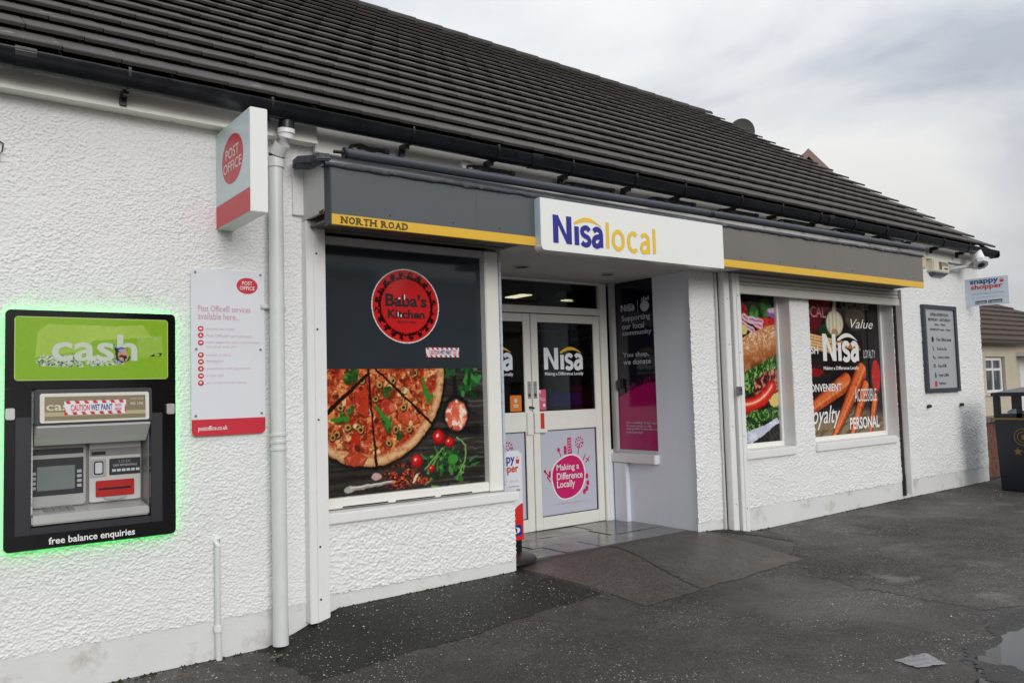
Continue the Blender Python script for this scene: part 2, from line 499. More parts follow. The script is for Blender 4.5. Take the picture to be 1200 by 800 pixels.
m_lead = M('weathered lead flashing', (62, 65, 72), 0.55, 0.4, var=(16, 0.45), bump=(24, 0.6, 0.014), dirt=(17, 0.57, (138, 140, 146)))
m_alu = M('grey painted aluminium tube', (64, 67, 75), 0.35, 0.5, var=(6, 0.05))
m_black = M('black plastic', (18, 18, 20), 0.35, 0.5)
m_blackgloss = M('gloss black panel', (10, 11, 14), 0.10, 0.5, var=(8, 0.2), bump=(90, 0.03, 0.002))
m_dkgrey = M('dark grey plastic', (38, 39, 44), 0.4, 0.5, var=(20, 0.1))
m_silver = M('silver grey plastic', (172, 172, 170), 0.36, 0.5, 0.1, var=(5, 0.06), dirt=(16, 0.68, (112, 110, 106)))
m_silver2 = M('mid grey plastic', (132, 132, 131), 0.4, 0.5, 0.1, var=(6, 0.08))
m_steel = M('brushed steel', (206, 206, 206), 0.25, 0.5, .6, var=(18, 0.1))
m_dull = M('dull zinc', (128, 128, 128), 0.45, 0.5, 0.7, var=(12, 0.15))
m_green = M('lime green panel', (140, 186, 40), 0.12, 0.5, var=(3, 0.04))
m_red = M('post office red', (205, 44, 60), 0.35, 0.5, var=(4, 0.03))
m_redslot = M('red card slot plastic', (182, 30, 28), 0.3, 0.5, var=(9, 0.1))
m_white = M('white print', (236, 236, 234), 0.35)
m_offwhite = M('off white print', (206, 210, 214), 0.35)
m_pinktext = M('faded pink print', (218, 182, 192), 0.4)
m_pinkhead = M('faded red print', (210, 146, 162), 0.4)
m_navy = M('navy blue print', (40, 40, 140), 0.35)
m_gold = M('yellow print', (236, 196, 62), 0.35)
m_magenta = M('magenta print', (206, 20, 104), 0.3)
m_screen = M('switched off grey screen', (120, 128, 126), 0.18, 0.5)
m_bronze = M('bronze print', (128, 116, 88), 0.35, 0.5, 0.2, var=(30, 0.06))
m_sign_white = M('white coated sign board', (226, 228, 234), 0.22, 0.5, var=(3, 0.015))
m_sign_blue = M('pale bluish sign face', (206, 218, 222), 0.25, 0.5, var=(3, 0.02))
m_rust = M('rust stained steel', (96, 62, 44), 0.8, 0.2, var=(30, 0.4), dirt=(20, 0.55, (150, 140, 130)))
m_ink = M('black print', (22, 20, 22), 0.35)
m_lilac = M('pale lilac vinyl panel', (196, 198, 212), 0.25, 0.5, var=(3, 0.015))
m_dgreyboard = M('grey sign board', (170, 174, 176), 0.3, 0.5, var=(2, 0.02))
m_vinyl = M('slate grey window vinyl', (47, 54, 60), 0.07, 0.5, var=(1, 0.03))
m_darkvinyl = M('midnight window vinyl', (22, 22, 34), 0.10, 0.5)
m_print = print_mat('printed window vinyl', 0.06, 0.0, 0.16, 90)
m_print2 = print_mat('printed sticker', 0.15, 0.0, 0.06, 80)
def glass_mat(name, tint, refl):
    m = bpy.data.materials.new(name); m.use_nodes = True
    t = m.node_tree
    t.nodes.remove(t.nodes['Principled BSDF'])
    o = t.nodes['Material Output']
    tr = t.nodes.new('ShaderNodeBsdfTransparent'); tr.inputs[0].default_value = (*tint, 1)
    gl = t.nodes.new('ShaderNodeBsdfGlossy'); gl.inputs['Roughness'].default_value = 0.015
    fr = t.nodes.new('ShaderNodeFresnel'); fr.inputs['IOR'].default_value = refl
    mx2 = t.nodes.new('ShaderNodeMixShader')
    t.links.new(fr.outputs[0], mx2.inputs[0]); t.links.new(tr.outputs[0], mx2.inputs[1]); t.links.new(gl.outputs[0], mx2.inputs[2])
    t.links.new(mx2.outputs[0], o.inputs['Surface'])
    return m
m_glass = glass_mat('window glass', (0.62, 0.66, 0.66), 1.5)

# ------------------------------------------------------------------ ground
def gz(x, y):
    x = np.asarray(x, float); y = np.asarray(y, float)
    wz = np.interp(x, [-4, 1.9, 2.1, 2.25, 2.4, 3.9, 4.4, 6.1, 6.5, 6.9, 9.9, 12.2, 30], [0, .02, .08, .14, .18, .195, .215, .225, .205, .135, .16, .17, .17])
    zf = np.interp(x, [-4, 2, 4, 7, 12, 30], [0, .02, .05, .085, .15, .17])
    z = zf + (wz - zf) * sstep(4.15, 5.2, y)
    z = z + 0.012 * (fbm(x * 0.8, y * 0.8, 5, 3) - 0.5) * sstep(5.2, 4.6, y)
    # shallow dip that holds the puddle
    z = z - 0.034 * np.exp(-(((x - 5.75) / 1.05) ** 2 + ((y - 1.90) / 0.50) ** 2)) * (0.6 + 0.8 * fbm(x * 3, y * 3, 9, 3)) + .007 * (fbm(x * 11, y * 11, 19, 3) - .5) * np.exp(-(((x - 5.75) / 1.4) ** 2 + ((y - 1.90) / 0.7) ** 2))
    return z
def gzs(x, y):
    return float(gz(np.array([x]), np.array([y]))[0])
def sheet(name, xs, ys, zoff, mat, keep=None, parent=None, smooth=True):
    X, Y = np.meshgrid(xs, ys)
    Z = gz(X, Y) + zoff
    return grid_obj(name, np.stack([X, Y, Z], -1).reshape(-1, 3), len(xs) - 1, len(ys) - 1, mat, parent, None, keep(X, Y) if keep else None, smooth)
xs = np.concatenate([[-300, -120, -60, -30, -15, -8], np.arange(-4, 1.0, .08), np.arange(1.0, 7.6, 0.035), np.arange(7.6, 13.01, .08), [14, 16, 20, 26, 32, 45, 70, 120, 300, 600]])
ys = np.concatenate([[-300, -120, -60, -30, -15, -8, -4, -2], np.arange(0, 4.0, .06), np.arange(4.0, 5.4, .03), np.arange(5.4, 6.81, 0.08), [8, 12, 20, 40, 80, 200, 600]])
gr = sheet('car_park_ground', xs, ys, 0.0, m_asph)
tag(gr, 'dark wet asphalt of the car park in front of the shop', 'ground', kind='structure')
def patch_keep(X, Y):
    e1 = 4.40 + 0.05 * (fbm(X * 3, Y * 0 + 1, 3, 3) - 0.5) + .03 * (fbm(X * 30, Y * 30, 13, 3) - .5) + 0.055 * (X - 2.7) * (X > 2.7) * 1.6
    rgt = 3.97 + 0.55 * sstep(5.1, 4.45, Y) * 0.4
    return (Y > e1) & (X > 1.70 + 0.25 * (fbm(Y * 3, Y * 0, 8, 3))) & (X < rgt)
p1 = sheet('asphalt_repair_strip', np.arange(1.5, 4.4, 0.014), np.arange(4.2, 5.22, 0.012), 0.0016, m_patch, patch_keep)
tag(p1, 'strip of newer black asphalt below the pizza window', 'asphalt', kind='structure')
def patch_keep2(X, Y):
    return (Y > 4.42 + (7.0 - X) * 0.9 + 0.1 * (fbm(X * 4, Y * 4, 4, 3) - .5)) & (X + (5.2 - Y) * .5 < 7.05 + .1 * fbm(Y * 5, X * 0, 2, 3))
p2 = sheet('asphalt_repair_corner', np.arange(6.1, 7.2, 0.014), np.arange(4.4, 5.22, 0.012), 0.0026, m_patch, patch_keep2)
tag(p2, 'small dark asphalt patch at the foot of the middle shutter guides', 'asphalt', kind='structure')
def old_keep(X, Y):
    lim = .12 * (fbm(X * 14, Y * 14, 59, 3) - .5) + np.interp(Y, [2.2, 2.8, 3.1, 3.4, 3.8, 4.3, 4.6], [5.75, 5.74, 5.72, 5.70, 5.86, 5.98, 6.7]) + .35 * (fbm(X * 2.2, Y * 2.2, 55, 4) - .5)
    return (X > lim) & (Y < 5.22) & (Y > 2.3 + .6 * fbm(X * 1.3, Y * 0, 57, 3))
p3 = sheet('old_asphalt', np.arange(5.4, 13.2, 0.02), np.arange(2.2, 5.24, 0.02), 0.0014, m_old, old_keep)
tag(p3, 'older coarse asphalt running along the right half of the wall', 'asphalt', kind='structure')
dm = sheet('damp_ring', np.arange(4.0, 7.4, 0.03), np.arange(0.6, 2.9, 0.03), 0.0026, m_damp, lambda X, Y: (((X - 5.75) / 1.28) ** 2 + ((Y - 1.90) / .47) ** 2 + 1.1 * (fbm(X * 2.5, Y * 2.5, 61, 4) - .5)) < 1.0)
tag(dm, 'soaked dark asphalt around the puddle', 'asphalt', kind='structure')
# entrance paving: two worn concrete aprons and wet slabs
ap = sheet('entrance_apron', np.concatenate([np.arange(3.92, 6.5, 0.014)]), np.arange(4.0, 5.34, 0.014), 0.0022, m_apron,
           lambda X, Y: (X > 3.96 + 0.30 * sstep(5.2, 4.3, Y)) & (X < 6.12 + 0.18 * sstep(5.2, 4.4, Y)) & (Y > 4.12 + 0.16 * (X - 4) * 0.25 + .05 * fbm(X * 5, Y * 0, 6, 3)) & (np.abs(X - (5.02 - (5.3 - Y) * .1)) > 0.007) & (fbm(X * 25, Y * 25, 17, 3) + 12 * np.minimum(np.minimum(X - 3.96 - 0.30 * sstep(5.2, 4.3, Y), 6.12 + 0.18 * sstep(5.2, 4.4, Y) - X), Y - 4.15 - .04 * (X - 4)) > .35))
tag(ap, 'worn brownish concrete apron in front of the shop entrance', 'paving', kind='structure')
pv = thing('entrance_paving', (5, 5.8, 0.2), 'wet grey paving slabs leading to the shop door', 'paving')
tag(pv, kind='structure')
rowsY = [(5.335, 5.66), (5.665, 6.00), (6.005, 6.40)]
for r_, (y0, y1) in enumerate(rowsY):
    x = 3.92
    k = 0
    while x < 6.1:
        w_ = [0.62, 0.40, 0.52, 0.33][(k + r_ * 2) % 4]
        x1 = min(x + w_, 6.12)
        z = 0.232 + random.uniform(-0.003, 0.003)
        t_ = random.uniform(-0.003, 0.003)
        B().hexa([(x, y0, .1), (x1 - .006, y0, .1), (x1 - .006, y1 - .004, .1), (x, y1 - .004, .1), (x, y0, z), (x1 - .006, y0, z + t_), (x1 - .006, y1 - .004, z + t_), (x, y1 - .004, z)]).build('paving_slab', m_slab, pv)
        x = x1; k += 1

# puddle: still water lying in the dip
m_water = bpy.data.materials.new('shallow rain water'); m_water.use_nodes = True
bw = m_water.node_tree.nodes['Principled BSDF']
bw.inputs['Base Color'].default_value = (0.03, 0.03, 0.03, 1); bw.inputs['Roughness'].default_value = 0.02; bw.inputs['IOR'].default_value = 1.33
bw.inputs['Specular IOR Level'].default_value = 0.6
zp = gzs(4.78, 2.17) + .0020
pd = B().add([(4.3, 0.8, zp), (7.6, 0.8, zp), (7.6, 2.6, zp), (4.3, 2.6, zp)], [(0, 1, 2, 3)]).build('puddle', m_water)
tag(pd, 'shallow rain puddle mirroring the wall at the right edge', 'puddle', kind='structure')

# ------------------------------------------------------------------ shop building
FY = 5.2
shop = thing('shop_building', (6, 5.2, 0), 'long white roughcast shop with dark tiled roof and recessed entrance', 'building')
def ez(x):
    return 3.487 - 0.0106 * x
def rough_patch(b_list, name, parent):
    V, F, k = [], [], 0
    for (x0, x1, z0, z1, st, holes) in b_list:
        na, nb = int((x1 - x0) / st), int((z1 - z0) / st)
        A, Z = np.meshgrid(np.linspace(x0, x1, na + 1), np.linspace(z0, z1, nb + 1))
        q = 0.74 if x1 < 2.4 else 0.95
        wx = A + 0.012 * (fbm(A / .020, Z / .020, 31, 3) - .5); wz = Z + 0.012 * (fbm(A / .020, Z / .020, 35, 3) - .5)
        d1, v1 = cell(wx / (.021 * q), wz / (.0155 * q), 1)
        d2, v2 = cell(wx / (.0115 * q), wz / (.0095 * q), 6)
        c = fbm(A / .16, Z / .16, 3, 3)
        h = np.maximum(0, 1 - d1 ** 1.3) * (.25 + .95 * v1) * .0088 + np.maximum(0, 1 - d2) * (.2 + v2) * .0050
        h = h * (0.84 if x1 < 2.4 else 1.2) * (0.50 + 0.95 * c) + 0.008 * (fbm(A / .9, Z / .9, 12, 2) - .5)
        Y = FY - h
        idx = np.arange((na + 1) * (nb + 1)).reshape(nb + 1, na + 1)
        f = np.stack([idx[:-1, :-1], idx[:-1, 1:], idx[1:, 1:], idx[1:, :-1]], -1).reshape(-1, 4)
        cx = A.ravel()[f].mean(1); cz = Z.ravel()[f].mean(1)
        ok = np.ones(len(f), bool)
        for (hx0, hx1, hz0, hz1) in holes:
            ok &= ~((cx > hx0) & (cx < hx1) & (cz > hz0) & (cz < hz1))
        # ragged lower edge where the roughcast stops above the plinth
        ok &= cz > z0 + 0.018 * fbm(cx / .05, cx * 0, 21, 3)
        V.append(np.stack([A, Y, Z], -1).reshape(-1, 3)); F.append(f[ok] + k); k += A.size
    V = np.concatenate(V); F = np.concatenate(F)
    me = bpy.data.meshes.new(name)
    me.vertices.add(len(V)); me.vertices.foreach_set('co', V.ravel())
    me.loops.add(F.size); me.loops.foreach_set('vertex_index', F.ravel().astype(np.int32))
    me.polygons.add(len(F)); me.polygons.foreach_set('loop_start', (np.arange(len(F)) * 4).astype(np.int32))
    me.update(calc_edges=True); me.shade_smooth()
    me.materials.append(m_wall)
    return link_obj(name, me, parent)
PT = 0.245
WIN1 = (6.75, 7.683, 0.90, 2.75)
WIN2 = (8.04, 9.82, 0.90, 2.75)
wall = rough_patch([
    (-4.0, -0.2, 0.22, 3.42, 0.02, []),
    (-0.2, 0.36, PT, 3.42, 0.012, []),
    (0.36, 2.32, PT, 3.42, 0.0040, [(0.60, 1.19, 0.96, 1.50)]),
    (2.30, 3.90, 0.27, 0.75, 0.0055, []),
    (6.06, 6.62, 0.30, 2.85, 0.006, []),
    (6.62, 9.86, 0.355, 2.90, 0.007, [WIN1, WIN2]),
    (9.86, 12.20, 0.365, 3.46, 0.0075, []),
], 'roughcast_wall', shop)
# plinths: smooth painted base course, slightly behind the roughcast
def plinth(x0, x1, zt0, zt1):
    na, nb = max(4, int((x1 - x0) / .025)), 14
    xs_ = np.linspace(x0, x1, na + 1)
    top = np.interp(xs_, [x0, x1], [zt0, zt1]) + 0.03
    bot = gz(xs_, xs_ * 0 + 5.2) - 0.06
    T = np.linspace(0, 1, nb + 1)[:, None]
    Z = bot + (top - bot) * T
    X = np.broadcast_to(xs_, Z.shape)
    Y = FY + 0.002 - 0.006 * fbm(X / .22, Z / .22, 41, 4) - 0.0015 * vn(X / .02, Z / .02, 43)
    return grid_obj('plinth', np.stack([X, Y, Z], -1).reshape(-1, 3), na, nb, m_plinth, shop, None, None, True)
plinth(-4, 2.32, 0.24, 0.26); plinth(2.3, 3.9, 0.272, 0.272); plinth(6.06, 6.62, 0.30, 0.31); plinth(6.62, 12.2, 0.357, 0.368)
# wall bodies behind (thickness, returns, gable)
cb = B()
cb.box(-4, 0.60, 5.204, 5.5, -.1, 3.4).box(1.19, 2.32, 5.204, 5.5, -.1, 3.4).box(.60, 1.19, 5.204, 5.5, -.1, .955).box(.60, 1.19, 5.204, 5.5, 1.505, 3.4)
cb.box(2.32, 3.895, 5.210, 5.45, 0, 0.73)
cb.box(6.55, 6.86, 5.206, 5.5, 0.05, 2.9).box(6.86, 9.86, 5.206, 5.5, 0.05, 0.89).box(7.70, 8.03, 5.206, 5.5, 0.89, 2.9).box(9.83, 12.195, 5.206, 5.5, 0.05, 3.42)
cb.box(6.55, 9.83, 5.206, 5.5, 2.9, 3.38)
cb.box(2.32, 6.55, 5.206, 5.5, 2.82, 3.40)
cb.box(11.9, 12.195, 5.5, 14.5, 0, 3.3).box(-4, -3.7, 5.5, 14.5, 0, 3.3).box(-4, 12.195, 14.5, 14.8, 0, 3.3)
cb.build('wall_core', m_smooth, shop)
# pizza bay end wall and entrance recess
box('bay_end_wall', 3.80, 3.90, 5.45, 6.34, .1, 2.72, m_smooth, shop)
box('recess_side_wall', 6.085, 6.5, 5.208, 5.69, .1, 2.84, m_smooth, shop)
B().box(6.085, 6.45, 5.69, 6.34, .1, 0.93).build('recess_low_wall', m_smooth, shop)
B().box(6.03, 6.085, 6.10, 6.28, .1, 0.83).build('recess_buttress', m_smooth, shop, bevel=.006)
B().box(6.02, 6.12, 5.68, 6.30, .835, 0.925).build('recess_sill', m_wpaint, shop, bevel=.006)
B().box(5.98, 6.085, 6.30, 6.42, .1, 0.93).build('recess_corner_wall', m_smooth, shop)
box('entrance_ceiling', 3.80, 6.5, 4.84, 6.5, 2.715, 2.76, m_soffit, shop)
for (x, y) in ((4.45, 5.72), (5.50, 5.72)):
    dl = B().tube([(x, y, 2.7149), (x, y, 2.705)], 0.085, 20).build('recessed_downlight', m_soffit, shop, smooth=True)
    B().tube([(x, y, 2.7045), (x, y, 2.7025)], 0.06, 18).build('lamp_lens', m_dkgrey, dl)
# eaves boards
def board_run(name, x0, x1, y0, y1, dz0, dz1, mat):
    B().hexa([(x0, y0, ez(x0) + dz0), (x1, y0, ez(x1) + dz0), (x1, y1, ez(x1) + dz0), (x0, y1, ez(x0) + dz0),
              (x0, y0, ez(x0) + dz1), (x1, y0, ez(x1) + dz1), (x1, y1, ez(x1) + dz1), (x0, y1, ez(x0) + dz1)]).build(name, mat, shop)
board_run('eaves_board', -4, 2.24, 5.09, 5.12, -.165, .03, m_board)
board_run('eaves_moulding', -4, 2.24, 5.075, 5.0895, -.165, -.145, m_board)
board_run('eaves_board', 2.245, 12.2, 5.135, 5.165, -.20, .03, m_board)
board_run('eaves_soffit', -4, 2.24, 5.122, 5.21, -.16, -.145, m_board)
# gutter
gp = B()
prof = [(4.955 - 0.062 * math.cos(a), -0.092 * math.sin(a)) for a in np.linspace(0, math.pi, 15)]
prof = [(prof[0][0] - .006, .0)] + [(prof[0][0] - .006, -.008)] + prof[1:] + [(prof[-1][0] - .003, 0)] + [(4.955 + 0.055 * math.cos(a), -0.084 * math.sin(a)) for a in np.linspace(0, math.pi, 15)]
gx = np.linspace(-4, 12.22, 12)
n_ = len(prof)
gp.add([(x, y, ez(x) + z) for x in gx for (y, z) in prof], [(i * n_ + k, i * n_ + (k + 1) % n_, (i + 1) * n_ + (k + 1) % n_, (i + 1) * n_ + k) for i in range(len(gx) - 1) for k in range(n_)])
gutter = gp.build('gutter', m_gutter, shop, smooth=True)
B().hexa([(12.2, 4.885, ez(12.2) - .095), (12.235, 4.885, ez(12.2) - .095), (12.235, 5.03, ez(12.2) - .095), (12.2, 5.03, ez(12.2) - .095), (12.2, 4.885, ez(12.2) + .005), (12.235, 4.885, ez(12.2) + .005), (12.235, 5.03, ez(12.2) + .005), (12.2, 5.03, ez(12.2) + .005)]).build('stop_end', m_gutter, gutter, bevel=.015)
for x in (0.1, 1.03, 1.86, 2.88, 3.62, 4.37, 5.10, 5.73, 6.55, 7.21, 7.9, 8.57, 9.25, 9.95, 10.65, 11.35):
    z = ez(x)
    b_ = B()
    pts = [(4.955 - 0.070 * math.cos(a), z - 0.098 * math.sin(a)) for a in np.linspace(-.15, math.pi * .8, 12)]
    for (ya, za), (yb, zb) in zip(pts[:-1], pts[1:]):
        b_.hexa([(x - .008, ya, za), (x + .008, ya, za), (x + .008, yb, zb), (x - .008, yb, zb), (x - .008, ya + (4.955 - ya) * .1, za + .006), (x + .008, ya + (4.955 - ya) * .1, za + .006), (x + .008, yb + (4.955 - yb) * .1, zb + .006), (x - .008, yb + (4.955 - yb) * .1, zb + .006)])
    b_.box(x - .014, x + .014, 4.985, 5.088, z - .115, z - .07).box(x - .018, x + .018, 5.055, 5.089, z - .150, z - .10)
    b_.build('gutter_bracket', m_black, gutter)
for x in (.52, 4.0, 8.1):
    b_ = B()
    pts = [(4.955 - 0.068 * math.cos(a), -0.097 * math.sin(a)) for a in np.linspace(-.1, math.pi, 14)]
    for (ya, za), (yb, zb) in zip(pts[:-1], pts[1:]):
        b_.add([(x - .05, ya, ez(x) + za), (x + .05, ya, ez(x) + za), (x + .05, yb, ez(x) + zb), (x - .05, yb, ez(x) + zb)], [(0, 1, 2, 3)])
    b_.build('gutter_union', m_gutter, gutter, smooth='all')

# roof: interlocking flat concrete tiles
GAUGE, TW, PIT = 0.3215, 0.300, math.atan(0.69)
Y0 = 4.965
def rz(x, y):
    return ez(x) + 0.042 + (0.69 + 0.0027 * (12.25 - x)) * (y - Y0)
roof = B().add([(-4, 4.99, rz(-4, 4.99) - .02), (12.22, 4.99, rz(12.22, 4.99) - .02), (12.22, 9.8, rz(12.22, 9.8) - .03), (-4, 9.8, rz(-4, 9.8) - .03), (-4, 14.9, rz(-4, 9.8) - 3.5), (12.22, 14.9, rz(12.2, 9.8) - 3.5)],
               [(0, 1, 2, 3), (3, 2, 5, 4)]).build('roof', m_tile, shop)
B().add([(12.195, 5.2, 3.25), (12.195, 14.8, 3.25), (12.195, 9.8, rz(12.2, 9.8) - .06)], [(0, 1, 2)]).build('gable_wall', m_smooth, shop)
def tile_mesh():
    # a tapered tile: nose 30 mm thick, lying at a lower angle than the roof, a small chamfer along the nose
    th, ln, w2 = 0.042, 0.42, TW / 2 - 0.0026
    tilt = math.atan(th / ln) * 0.9
    a = PIT - tilt
    cs, sn = math.cos(a), math.sin(a)
    prof_ = [(0.0, .018), (-0.001, th - .005), (.005, th), (ln, th - .012), (ln, 0), (.13, .003), (.09, .018)]
    vs = []
    for sx in (-1, 1):
        for (u, v) in prof_:
            vs.append((sx * w2, u * cs - v * sn, u * sn + v * cs))
    n = len(prof_)
    fs = [tuple(range(n)), tuple(range(n, 2 * n))[::-1]] + [(i, (i + 1) % n, n + (i + 1) % n, n + i) for i in range(n)]
    b_ = B().add(vs, fs)
    return b_
tb = tile_mesh()
tm = bpy.data.meshes.new('roof_tile'); tm.from_pydata(tb.v, [], tb.f)
bm = bmesh.new(); bm.from_mesh(tm); bmesh.ops.recalc_face_normals(bm, faces=bm.faces); bm.to_mesh(tm); bm.free()
tm.materials.append(m_tile)
spots = []
NC = 18
for c in range(NC):
    y = Y0 + c * GAUGE * math.cos(PIT)
    off = 0.70 + (0.15 if c % 2 == 0 else 0.0)
    k0 = -16
    while True:
        x = off + k0 * TW
        if x > 12.25 + TW * .3: break
        k0 += 1
        if x < -4: continue
        spots.append((x + random.uniform(-.001, .001), y + random.uniform(-.0006, .0006), c))
def vis_size(p):
    x, y, c = p
    d2 = x * x + y * y + (rz(x, y) - 1.6) ** 2
    return -1 / d2 if x > 0.35 else -1 / (d2 + 400)
spots.sort(key=vis_size)
near, rest = spots[:300], spots[300:]
for (x, y, c) in near:
    o = bpy.data.objects.new('roof_tile', tm)
    COL.objects.link(o); o.parent = roof
    o.location = (x, y, rz(x, y) + random.uniform(-.0006, .0006))
    o.rotation_euler = (random.uniform(-.002, .002), random.uniform(-.0012, .0012), 0)
rb = B()
for (x, y, c) in rest:
    z = rz(x, y) + random.uniform(-.0008, .0008)
    rb.add([(min(vx + x, 12.25), vy + y, vz + z + 0) for vx, vy, vz in tb.v], tb.f)
tag(rb.build('roof_tiles_beyond', m_tile, roof), kind='stuff')
x = -4
while x < 12.2:
    b_ = B(); n = 8
    y, x1 = 9.84, min(x + .47, 12.25)
    ring = [(y - .11 * math.cos(a), .075 * math.sin(a)) for a in np.linspace(-.25, math.pi + .25, n)]
    b_.add([(xx, yy, rz(xx, 9.8) - .015 + zz + (0.012 if i else 0)) for i, xx in enumerate((x, x1)) for (yy, zz) in ring], [(i, i + 1, n + i + 1, n + i) for i in range(n - 1)])
    b_.build('ridge_tile', m_ridge, roof, smooth='all')
    x += .445

rl = np.random.RandomState(9)
b_ = B()
for k in range(70):
    x, c = rl.uniform(.4, 11.5), rl.randint(0, 9)
    y = Y0 + c * GAUGE * math.cos(PIT) + rl.uniform(.01, .16)
    s_l = rl.uniform(.012, .05)
    z = rz(x, Y0 + c * GAUGE * math.cos(PIT)) + .046 + (y - Y0 - c * GAUGE * math.cos(PIT)) * math.tan(PIT - math.atan(.1) * .9)
    b_.add([(x + s_l * math.cos(a) * rl.uniform(.7, 1.3), y + .35 * s_l * math.sin(a), z + .35 * s_l * math.sin(a) * .55) for a in np.arange(0, 6.2, .9)] + [(x, y, z + .003)], [(i, (i + 1) % 7, 7) for i in range(7)])
tag(b_.build('roof_lichen', M('pale grey lichen', (132, 130, 122), .9, .2, var=(40, .2)), roof), kind='stuff')
# downpipe with swan neck
dp = B().tube([(1.955, 5.10, 0.05), (1.955, 5.10, 0.3), (1.953, 5.10, 3.14)], [.050, .047, .047], 20).build('downpipe', m_pipe, shop, smooth=True)
B().tube([(1.955, 5.10, 3.10), (1.955, 5.10, 3.165)], .056, 20).build('collar', m_pipe, dp, smooth=True)
B().tube([(1.955, 5.10, 3.15), (1.957, 5.097, 3.175), (1.966, 5.07, 3.215), (1.978, 5.03, 3.25), (1.985, 5.00, 3.285), (1.986, 4.995, 3.325)], [.047, .049, .05, .05, .05, .05], 18).build('swan_neck', m_wpaint, dp, smooth=True)
B().tube([(1.986, 4.995, 3.300), (1.986, 4.995, 3.330)], .056, 18).build('collar', m_wpaint, dp, smooth=True)
B().tube([(1.957, 5.095, 3.170), (1.959, 5.088, 3.184)], .0525, 18).build('dark_joint', m_dkgrey, dp, smooth=True)
B().tube([(1.986, 4.99, 3.331), (1.986, 4.985, 3.40)], [.052, .05], 18).build('gutter_outlet', m_black, dp, smooth=True)
for z in (1.27, 1.315, 1.36):
    B().tube([(1.954, 5.10, z), (1.954, 5.10, z + .016)], .054, 20).build('pipe_band', m_pipe, dp, smooth=True)
B().box(1.87, 2.04, 5.15, 5.2, 2.18, 2.21).build('pipe_clip', m_pipe, dp, bevel=.005)
# thin conduit
cd_ = B().tube([(1.592, 5.17, 0.0), (1.588, 5.17, 0.2), (1.586, 5.17, .705)], [.021, .018, .018], 12).build('conduit', m_pipe, shop, smooth=True)
B().tube([(1.588, 5.17, .19), (1.588, 5.17, .225)], .026, 12).build('collar', m_wpaint, cd_, smooth=True)
B().tube([(1.586, 5.17, .70), (1.586, 5.175, .735), (1.586, 5.21, .745)], .021, 12).build('elbow', m_wpaint, cd_, smooth=True)
B().tube([(0.43, 5.19, 3.05), (0.445, 5.16, 3.03), (0.44, 5.17, 2.99), (0.425, 5.15, 2.96), (0.43, 5.2, 2.93)], .004, 6).build('loose_wire', m_dkgrey, shop)
B().box(2.10, 2.19, 5.165, 5.2, 2.82, 3.14).build('patch_board', m_wpaint, shop, bevel=.004)

# ------------------------------------------------------------------ windows
# pizza window
GY = 5.28
pw = box('pizza_window', 2.30, 3.70, GY + .004, GY + .016, 0.90, 2.70, m_glass, shop)
fr = B().box(3.685, 3.815, 5.215, 5.30, 0.83, 2.71)
fr.build('frame_post', m_upvc, pw, bevel=.006)
B().box(3.815, 3.835, 5.205, 5.31, 0.83, 2.71).build('frame_edge', M('scuffed blue white paint', (190, 198, 214), .5, .4, var=(30, .1), dirt=(26, .53, (120, 126, 142))), pw)
B().box(2.30, 3.684, 5.235, 5.31, 2.66, 2.715).build('frame_head', m_ret, pw, bevel=.005)
B().box(2.30, 3.684, 5.225, 5.31, 0.835, 0.905).build('frame_rail', m_upvc, pw, bevel=.006)
B().hexa([(2.30, 5.165, .745), (3.925, 5.165, .745), (3.925, 5.33, .745), (2.30, 5.33, .745), (2.30, 5.165, .815), (3.925, 5.165, .815), (3.925, 5.33, .832), (2.30, 5.33, .832)]).build('sill', m_wpaint, pw, bevel=.006)
for (a, b__) in ((2.45, 2.80), (2.86, 3.19), (3.24, 3.52)):
    box('drain_slot', a, b__, 5.2243, 5.226, .839, .848, m_black, pw)
B().box(2.30, 3.68, GY + .0015, GY + .003, 1.79, 2.66).build('grey_vinyl', m_vinyl, pw)
P_ = PY(GY)
# pizza print
CX, CZ = 2.700, 1.80
RA, RB = 0.632, 0.712
random.seed(11)
rp_ = np.random.RandomState(4)
leaves = [(2.843, 1.617, .050, .052, 0), (2.547, 1.498, .026, .042, -.4), (2.488, 1.458, .024, .05, .5), (2.827, 1.383, .026, .075, .3), (2.93, 1.304, .024, .036, -.3), (2.551, 1.731, .055, .05, .2), (2.801, 1.439, .022, .05, .6), (2.575, 1.75, .03, .05, -.5), (2.52, 1.715, .03, .03, 0), (2.45, 1.43, .018, .035, 1.2), (2.85, 1.42, .018, .04, -.4)]
olives = [(2.47, 1.518), (2.598, 1.382), (2.526, 1.379), (2.441, 1.336), (2.742, 1.576), (2.883, 1.703), (2.973, 1.632), (2.97, 1.507), (2.845, 1.253), (2.903, 1.349), (3.07, 1.757), (2.637, 1.706), (2.409, 1.321), (2.778, 1.673), (3.017, 1.343), (2.62, 1.36)]
